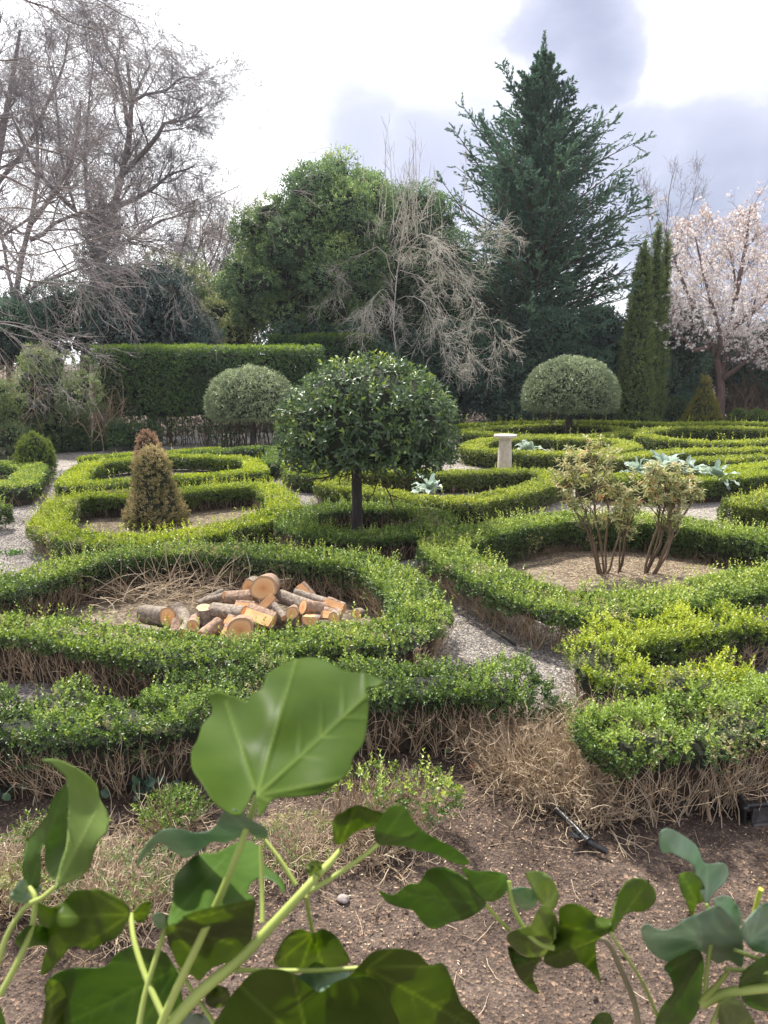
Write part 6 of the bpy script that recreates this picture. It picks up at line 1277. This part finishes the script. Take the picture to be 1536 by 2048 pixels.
ivyleaf(I1, c1([(670, 1190), (690, 1100), (700, 1010), (740, 960), (790, 920), (860, 915), (910, 890), (960, 865), (1010, 870), (1040, 900), (1060, 960), (1120, 1010), (1140, 1050), (1130, 1075), (1110, 1040), (1060, 1015), (1020, 1020), (990, 1070), (1015, 1100), (900, 1120), (780, 1150), (700, 1200)]), (338, 1845), .455, 'ivy_dark', (.1, -.5), .1, .05, 7)
ivyleaf(I1, c1([(672, 1200), (780, 1145), (900, 1118), (1015, 1100), (1020, 1140), (1015, 1200), (1000, 1270), (950, 1330), (850, 1370), (800, 1420), (770, 1400), (720, 1370), (690, 1310), (670, 1260)]), (338, 1848), .452, 'ivy_green', (.1, .6), .1, .05, 8)
ivyleaf(I1, c1([(610, 1160), (640, 1150), (668, 1170), (670, 1195), (640, 1215), (618, 1195)]), (335, 1846), .45, 'ivy_blue', (0, .3), .1, .02, 9)
ivyleaf(I1, c1([(180, 1440), (230, 1390), (300, 1370), (380, 1372), (430, 1360), (460, 1320), (520, 1290), (600, 1295), (660, 1310), (700, 1370), (720, 1420), (730, 1500), (770, 1640), (230, 1660), (190, 1520)]), (355, 1935), .50, 'ivy_dark', (.1, .3), .12, .05, 10)
ivyleaf(I1, c1([(190, 1425), (240, 1430), (270, 1500), (300, 1640), (170, 1650), (180, 1520)]), (95, 2060), .47, 'ivy_green', (.3, .3), .1, .04, 11)
ivyleaf(I1, c1([(60, 1260), (110, 1205), (170, 1205), (215, 1235), (235, 1290), (160, 1280), (90, 1290)]), (60, 1880), .48, 'ivy_dark', (.3, .3), .1, .03, 12)
ivyleaf(I1, c1([(1100, 1358), (1110, 1300), (1150, 1240), (1200, 1215), (1250, 1232), (1290, 1215), (1340, 1240), (1380, 1300), (1397, 1350), (1300, 1375), (1200, 1375)]), (626, 1866), .50, 'ivy_green', (0, .5), .1, .03, 13)
ivyleaf(I1, c1([(1140, 1385), (1200, 1400), (1260, 1350), (1330, 1380), (1395, 1385), (1385, 1420), (1330, 1460), (1250, 1470), (1190, 1440)]), (630, 1925), .48, 'ivy_blue', (0, -.5), .1, .05, 14)
ivyleaf(I1, [(425, 2075), (450, 2010), (475, 1975), (505, 1945), (540, 1937), (575, 1942), (610, 1965), (640, 1984), (675, 1961), (727, 1952), (763, 1967), (780, 2002), (800, 2075), (700, 2110), (520, 2110)], (620, 2100), .40, 'ivy_green', (.05, .3), .12, .04, 15)
ivyleaf(I1, [(733, 1914), (757, 1900), (803, 1897), (838, 1908), (859, 1929), (885, 1926), (902, 1955), (914, 1984), (926, 2013), (949, 2031), (949, 2075), (700, 2090), (640, 2000), (690, 1960)], (735, 1935), .45, 'ivy_green', (.1, .4), .12, .05, 16)
ivyleaf(I1, c1([(820, 1500), (850, 1440), (900, 1450), (920, 1480), (900, 1520), (850, 1530)]), (455, 1990), .47, 'ivy_green', (0, .2), .1, .02, 17)
ivyleaf(I1, c1([(720, 1600), (760, 1555), (810, 1560), (850, 1600), (830, 1660), (740, 1660)]), (390, 2060), .47, 'ivy_blue', (0, .2), .1, .02, 17)
ivyleaf(I1, [(45*0-10, 2000), (0, 2010), (12, 2050), (10, 2080), (-20, 2080)], (0, 2070), .45, 'ivy_dark', (0, .2), .1, .02, 18)
petiole(I1, [(320, 2075), (400, 1985), (480, 1918), (540, 1855), (600, 1790), (634, 1752)], (.40, .43), .0042, .0026, name='main_stem')
petiole(I1, [(318, 2060), (350, 1985), (400, 1880), (450, 1770), (492, 1660), (513, 1592)], (.40, .40), .0028, .0020)
petiole(I1, [(275, 2070), (290, 1990), (312, 1915), (330, 1860), (336, 1842)], (.42, .45), .0022, .0016)
petiole(I1, [(325, 2030), (290, 1950), (268, 1880), (262, 1828)], (.42, .46), .0022, .0018)
petiole(I1, [(0, 1990), (35, 1925), (62, 1860), (70, 1800), (58, 1775)], (.42, .44), .0022, .0018)
petiole(I1, [(-5, 1930), (15, 1870), (50, 1815), (85, 1795), (112, 1772)], (.42, .43), .0020, .0016)
petiole(I1, [(524, 1845), (524, 1780), (521, 1690)], (.42, .44), .0016, .0014)
petiole(I1, [(592, 1770), (560, 1720), (530, 1680)], (.43, .44), .0017, .0013)
petiole(I1, [(635, 1750), (660, 1725), (680, 1700)], (.43, .45), .0030, .0016)
petiole(I1, [(615, 1785), (680, 1745), (730, 1710), (757, 1688)], (.43, .45), .0018, .0015)
petiole(I1, [(612, 1790), (618, 1830), (626, 1866)], (.43, .49), .0017, .0013)
petiole(I1, [(462, 1940), (560, 1942), (660, 1940), (735, 1935)], (.45, .45), .0017, .0015)
petiole(I1, [(430, 2050), (390, 1990), (355, 1938)], (.44, .48), .0018, .0014)
ivyleaf(I1, [(612, 1740), (618, 1725), (635, 1720), (645, 1732), (640, 1748), (622, 1752)], (634, 1752), .428, 'ivy_pale', (0, .2), .2, .05, 20, 'small furled pale bud leaf at the shoot tip', 4)
I2 = thing('ivy_vine', 'ivy sprig with curled leaves in the lower centre foreground', 'ivy', D(1270, 2048, .55))
I3 = thing('ivy_vine', 'bluish ivy sprig in the bottom right corner', 'ivy', D(1500, 2048, .5))
ivyleaf(I1, c2([(45, 240), (80, 210), (130, 188), (180, 205), (218, 215), (200, 250), (180, 262), (120, 280), (78, 320), (50, 312)]), (680, 1690), .45, 'ivy_green', (0, .4), .1, .04, 21)
ivyleaf(I1, c2([(190, 265), (230, 200), (270, 188), (300, 205), (325, 250), (370, 288), (430, 320), (480, 350), (512, 385), (480, 392), (430, 372), (380, 350), (340, 345), (290, 330), (240, 325), (200, 322), (186, 290)]), (757, 1688), .455, 'ivy_dark', (.2, .7), .1, .05, 22)
ivyleaf(I2, c2([(205, 482), (250, 497), (300, 460), (340, 455), (370, 410), (430, 403), (500, 440), (540, 490), (570, 520), (550, 550), (500, 580), (450, 590), (390, 613), (350, 590), (320, 550), (280, 540), (230, 520)]), (971, 1808), .52, 'ivy_dark', (-.2, .4), .15, .04, 23)
ivyleaf(I2, c2([(485, 400), (530, 415), (590, 415), (640, 430), (640, 480), (610, 512), (570, 517), (530, 480), (500, 430)]), (1010, 1755), .53, 'ivy_dark', (.2, .4), .1, .03, 24)
ivyleaf(I2, c2([(655, 480), (700, 470), (745, 490), (740, 530), (700, 550), (668, 520)]), (1070, 1810), .56, 'ivy_blue', (0, .2), .1, .02, 24)
ivyleaf(I2, c2([(705, 420), (760, 418), (800, 450), (818, 500), (800, 545), (770, 540), (740, 500), (720, 460)]), (1095, 1812), .54, 'ivy_pale', (.5, .2), .1, .05, 25)
ivyleaf(I2, c2([(640, 650), (655, 622), (720, 600), (740, 560), (770, 530), (810, 570), (822, 640), (800, 685), (740, 712), (680, 692)]), (1108, 1896), .51, 'ivy_pale', (0, .5), .12, .05, 26)
ivyleaf(I2, c2([(820, 545), (860, 525), (910, 540), (950, 570), (1000, 580), (1040, 575), (1010, 605), (992, 625), (950, 650), (945, 690), (950, 740), (965, 805), (940, 770), (890, 730), (850, 740), (810, 747), (765, 720), (800, 660), (820, 600)]), (1220, 1868), .53, 'ivy_green', (.1, .2), .15, .05, 27)
ivyleaf(I2, c2([(645, 670), (700, 708), (762, 712), (740, 740), (730, 780), (752, 836), (700, 800), (660, 740)]), (1085, 1915), .53, 'ivy_green', (0, .3), .1, .04, 28)
ivyleaf(I2, c2([(1000, 620), (1003, 550), (1030, 480), (1060, 443), (1110, 443), (1147, 480), (1147, 520), (1110, 552), (1060, 556), (1030, 580), (1012, 615)]), (1224, 1862), .55, 'ivy_green', (.4, 0), .12, .03, 29)
ivyleaf(I2, c2([(935, 925), (960, 900), (995, 905), (1002, 950), (930, 960)]), (1200, 2060), .5, 'ivy_dark', (0, .2), .1, .02, 30)
petiole(I2, [(1280, 2090), (1270, 2010), (1240, 1935), (1215, 1885), (1180, 1878), (1110, 1890)], (.55, .53), .0030, .0018, 'ivy_wood', 'main_stem')
petiole(I2, [(1318, 2040), (1285, 1965), (1250, 1910), (1222, 1868)], (.55, .53), .0014, .0012)
petiole(I2, [(1018, 1762), (1025, 1810), (1050, 1860), (1080, 1888), (1108, 1896)], (.53, .51), .0020, .0022)
petiole(I2, [(971, 1808), (995, 1836), (1018, 1860)], (.52, .53), .0016, .0016)
petiole(I2, [(1222, 1868), (1226, 1850), (1228, 1830)], (.53, .55), .0012, .0012)
petiole(I2, [(1095, 1812), (1108, 1850), (1110, 1890)], (.54, .53), .0012, .0012)
ivyleaf(I3, c2([(1170, 348), (1163, 290), (1190, 268), (1240, 290), (1290, 330), (1320, 388), (1385, 388), (1397, 440), (1350, 490), (1325, 528), (1300, 480), (1280, 400), (1240, 370), (1200, 350)]), (1413, 1808), .50, 'ivy_blue', (.3, .2), .12, .04, 31)
ivyleaf(I3, c2([(1230, 430), (1270, 418), (1310, 450), (1322, 510), (1290, 530), (1275, 577), (1255, 520), (1235, 480)]), (1400, 1815), .53, 'ivy_green', (.3, .2), .1, .03, 32)
ivyleaf(I3, c2([(1100, 620), (1120, 595), (1160, 615), (1210, 610), (1250, 580), (1300, 560), (1360, 535), (1400, 560), (1440, 610), (1452, 680), (1445, 742), (1400, 720), (1360, 730), (1310, 692), (1260, 700), (1210, 725), (1160, 712), (1120, 670)]), (1405, 1880), .48, 'ivy_blue', (0, .6), .14, .05, 33, 'broad bluish ivy leaf with pale veins')
ivyleaf(I3, c2([(1350, 512), (1400, 500), (1440, 550), (1442, 600), (1400, 590), (1360, 550)]), (1420, 1805), .49, 'ivy_blue', (.2, .3), .1, .03, 34)
ivyleaf(I3, c2([(1440, 620), (1480, 560), (1536, 520), (1620, 520), (1640, 690), (1500, 692), (1460, 660)]), (1500, 1880), .47, 'ivy_blue', (.3, .3), .1, .04, 35)
ivyleaf(I3, c2([(1180, 740), (1240, 700), (1290, 683), (1315, 720), (1310, 800), (1300, 880), (1250, 950), (1150, 960), (1170, 880), (1210, 830), (1200, 780)]), (1400, 1905), .51, 'ivy_dark', (.4, .2), .14, .05, 36)
ivyleaf(I3, c2([(1450, 760), (1536, 700), (1620, 700), (1620, 880), (1500, 890), (1440, 840)]), (1440, 1980), .52, 'ivy_dark', (.2, .3), .1, .04, 37)
ivyleaf(I3, c2([(1370, 870), (1430, 850), (1470, 900), (1490, 960), (1380, 960)]), (1440, 2000), .5, 'ivy_pale', (.2, .3), .1, .04, 38)
petiole(I3, [(1400, 2010), (1440, 1990), (1490, 1980), (1600, 1970)], (.5, .5), .0040, .0035, 'ivy_stem', 'main_stem')
petiole(I3, [(1405, 2000), (1430, 1975), (1455, 1945)], (.5, .49), .0028, .0016)
petiole(I3, [(1450, 1938), (1500, 1942), (1600, 1948)], (.49, .49), .0016, .0016)
petiole(I3, [(1420, 2060), (1440, 2010), (1450, 1985)], (.5, .5), .0016, .0018)
petiole(I3, [(1490, 1880), (1505, 1840), (1515, 1800), (1522, 1778)], (.47, .46), .0015, .0019, 'ivy_bud', 'shoot_tip')
petiole(I3, [(1413, 1808), (1425, 1860), (1415, 1930), (1410, 2000)], (.5, .5), .0016, .0018)
petiole(I3, [(1470, 1900), (1540, 1925), (1600, 1935)], (.48, .49), .0016, .0018)
def haze():
    m, nt, o = newmat('haze_air'); v = nt.nodes.new('ShaderNodeVolumePrincipled'); v.inputs['Color'].default_value = (.86, .91, 1, 1); v.inputs['Density'].default_value = .0005; v.inputs['Anisotropy'].default_value = .2
    nt.links.new(v.outputs[0], o.inputs['Volume']); M['haze_air'] = m
    V = np.array([(x, y, z) for x in (-262, 262) for y in (-32, 502) for z in (-1.5, 24.)]); T = []
    for f_ in [(0, 1, 3, 2), (4, 6, 7, 5), (0, 4, 5, 1), (2, 3, 7, 6), (0, 2, 6, 4), (1, 5, 7, 3)]: T += [(f_[0], f_[1], f_[2]), (f_[0], f_[2], f_[3])]
    mb = MB(); mb.add(V, T); tag(mb.build('haze', 'haze_air'), kind='stuff')
haze()
bpy.context.view_layer.update()
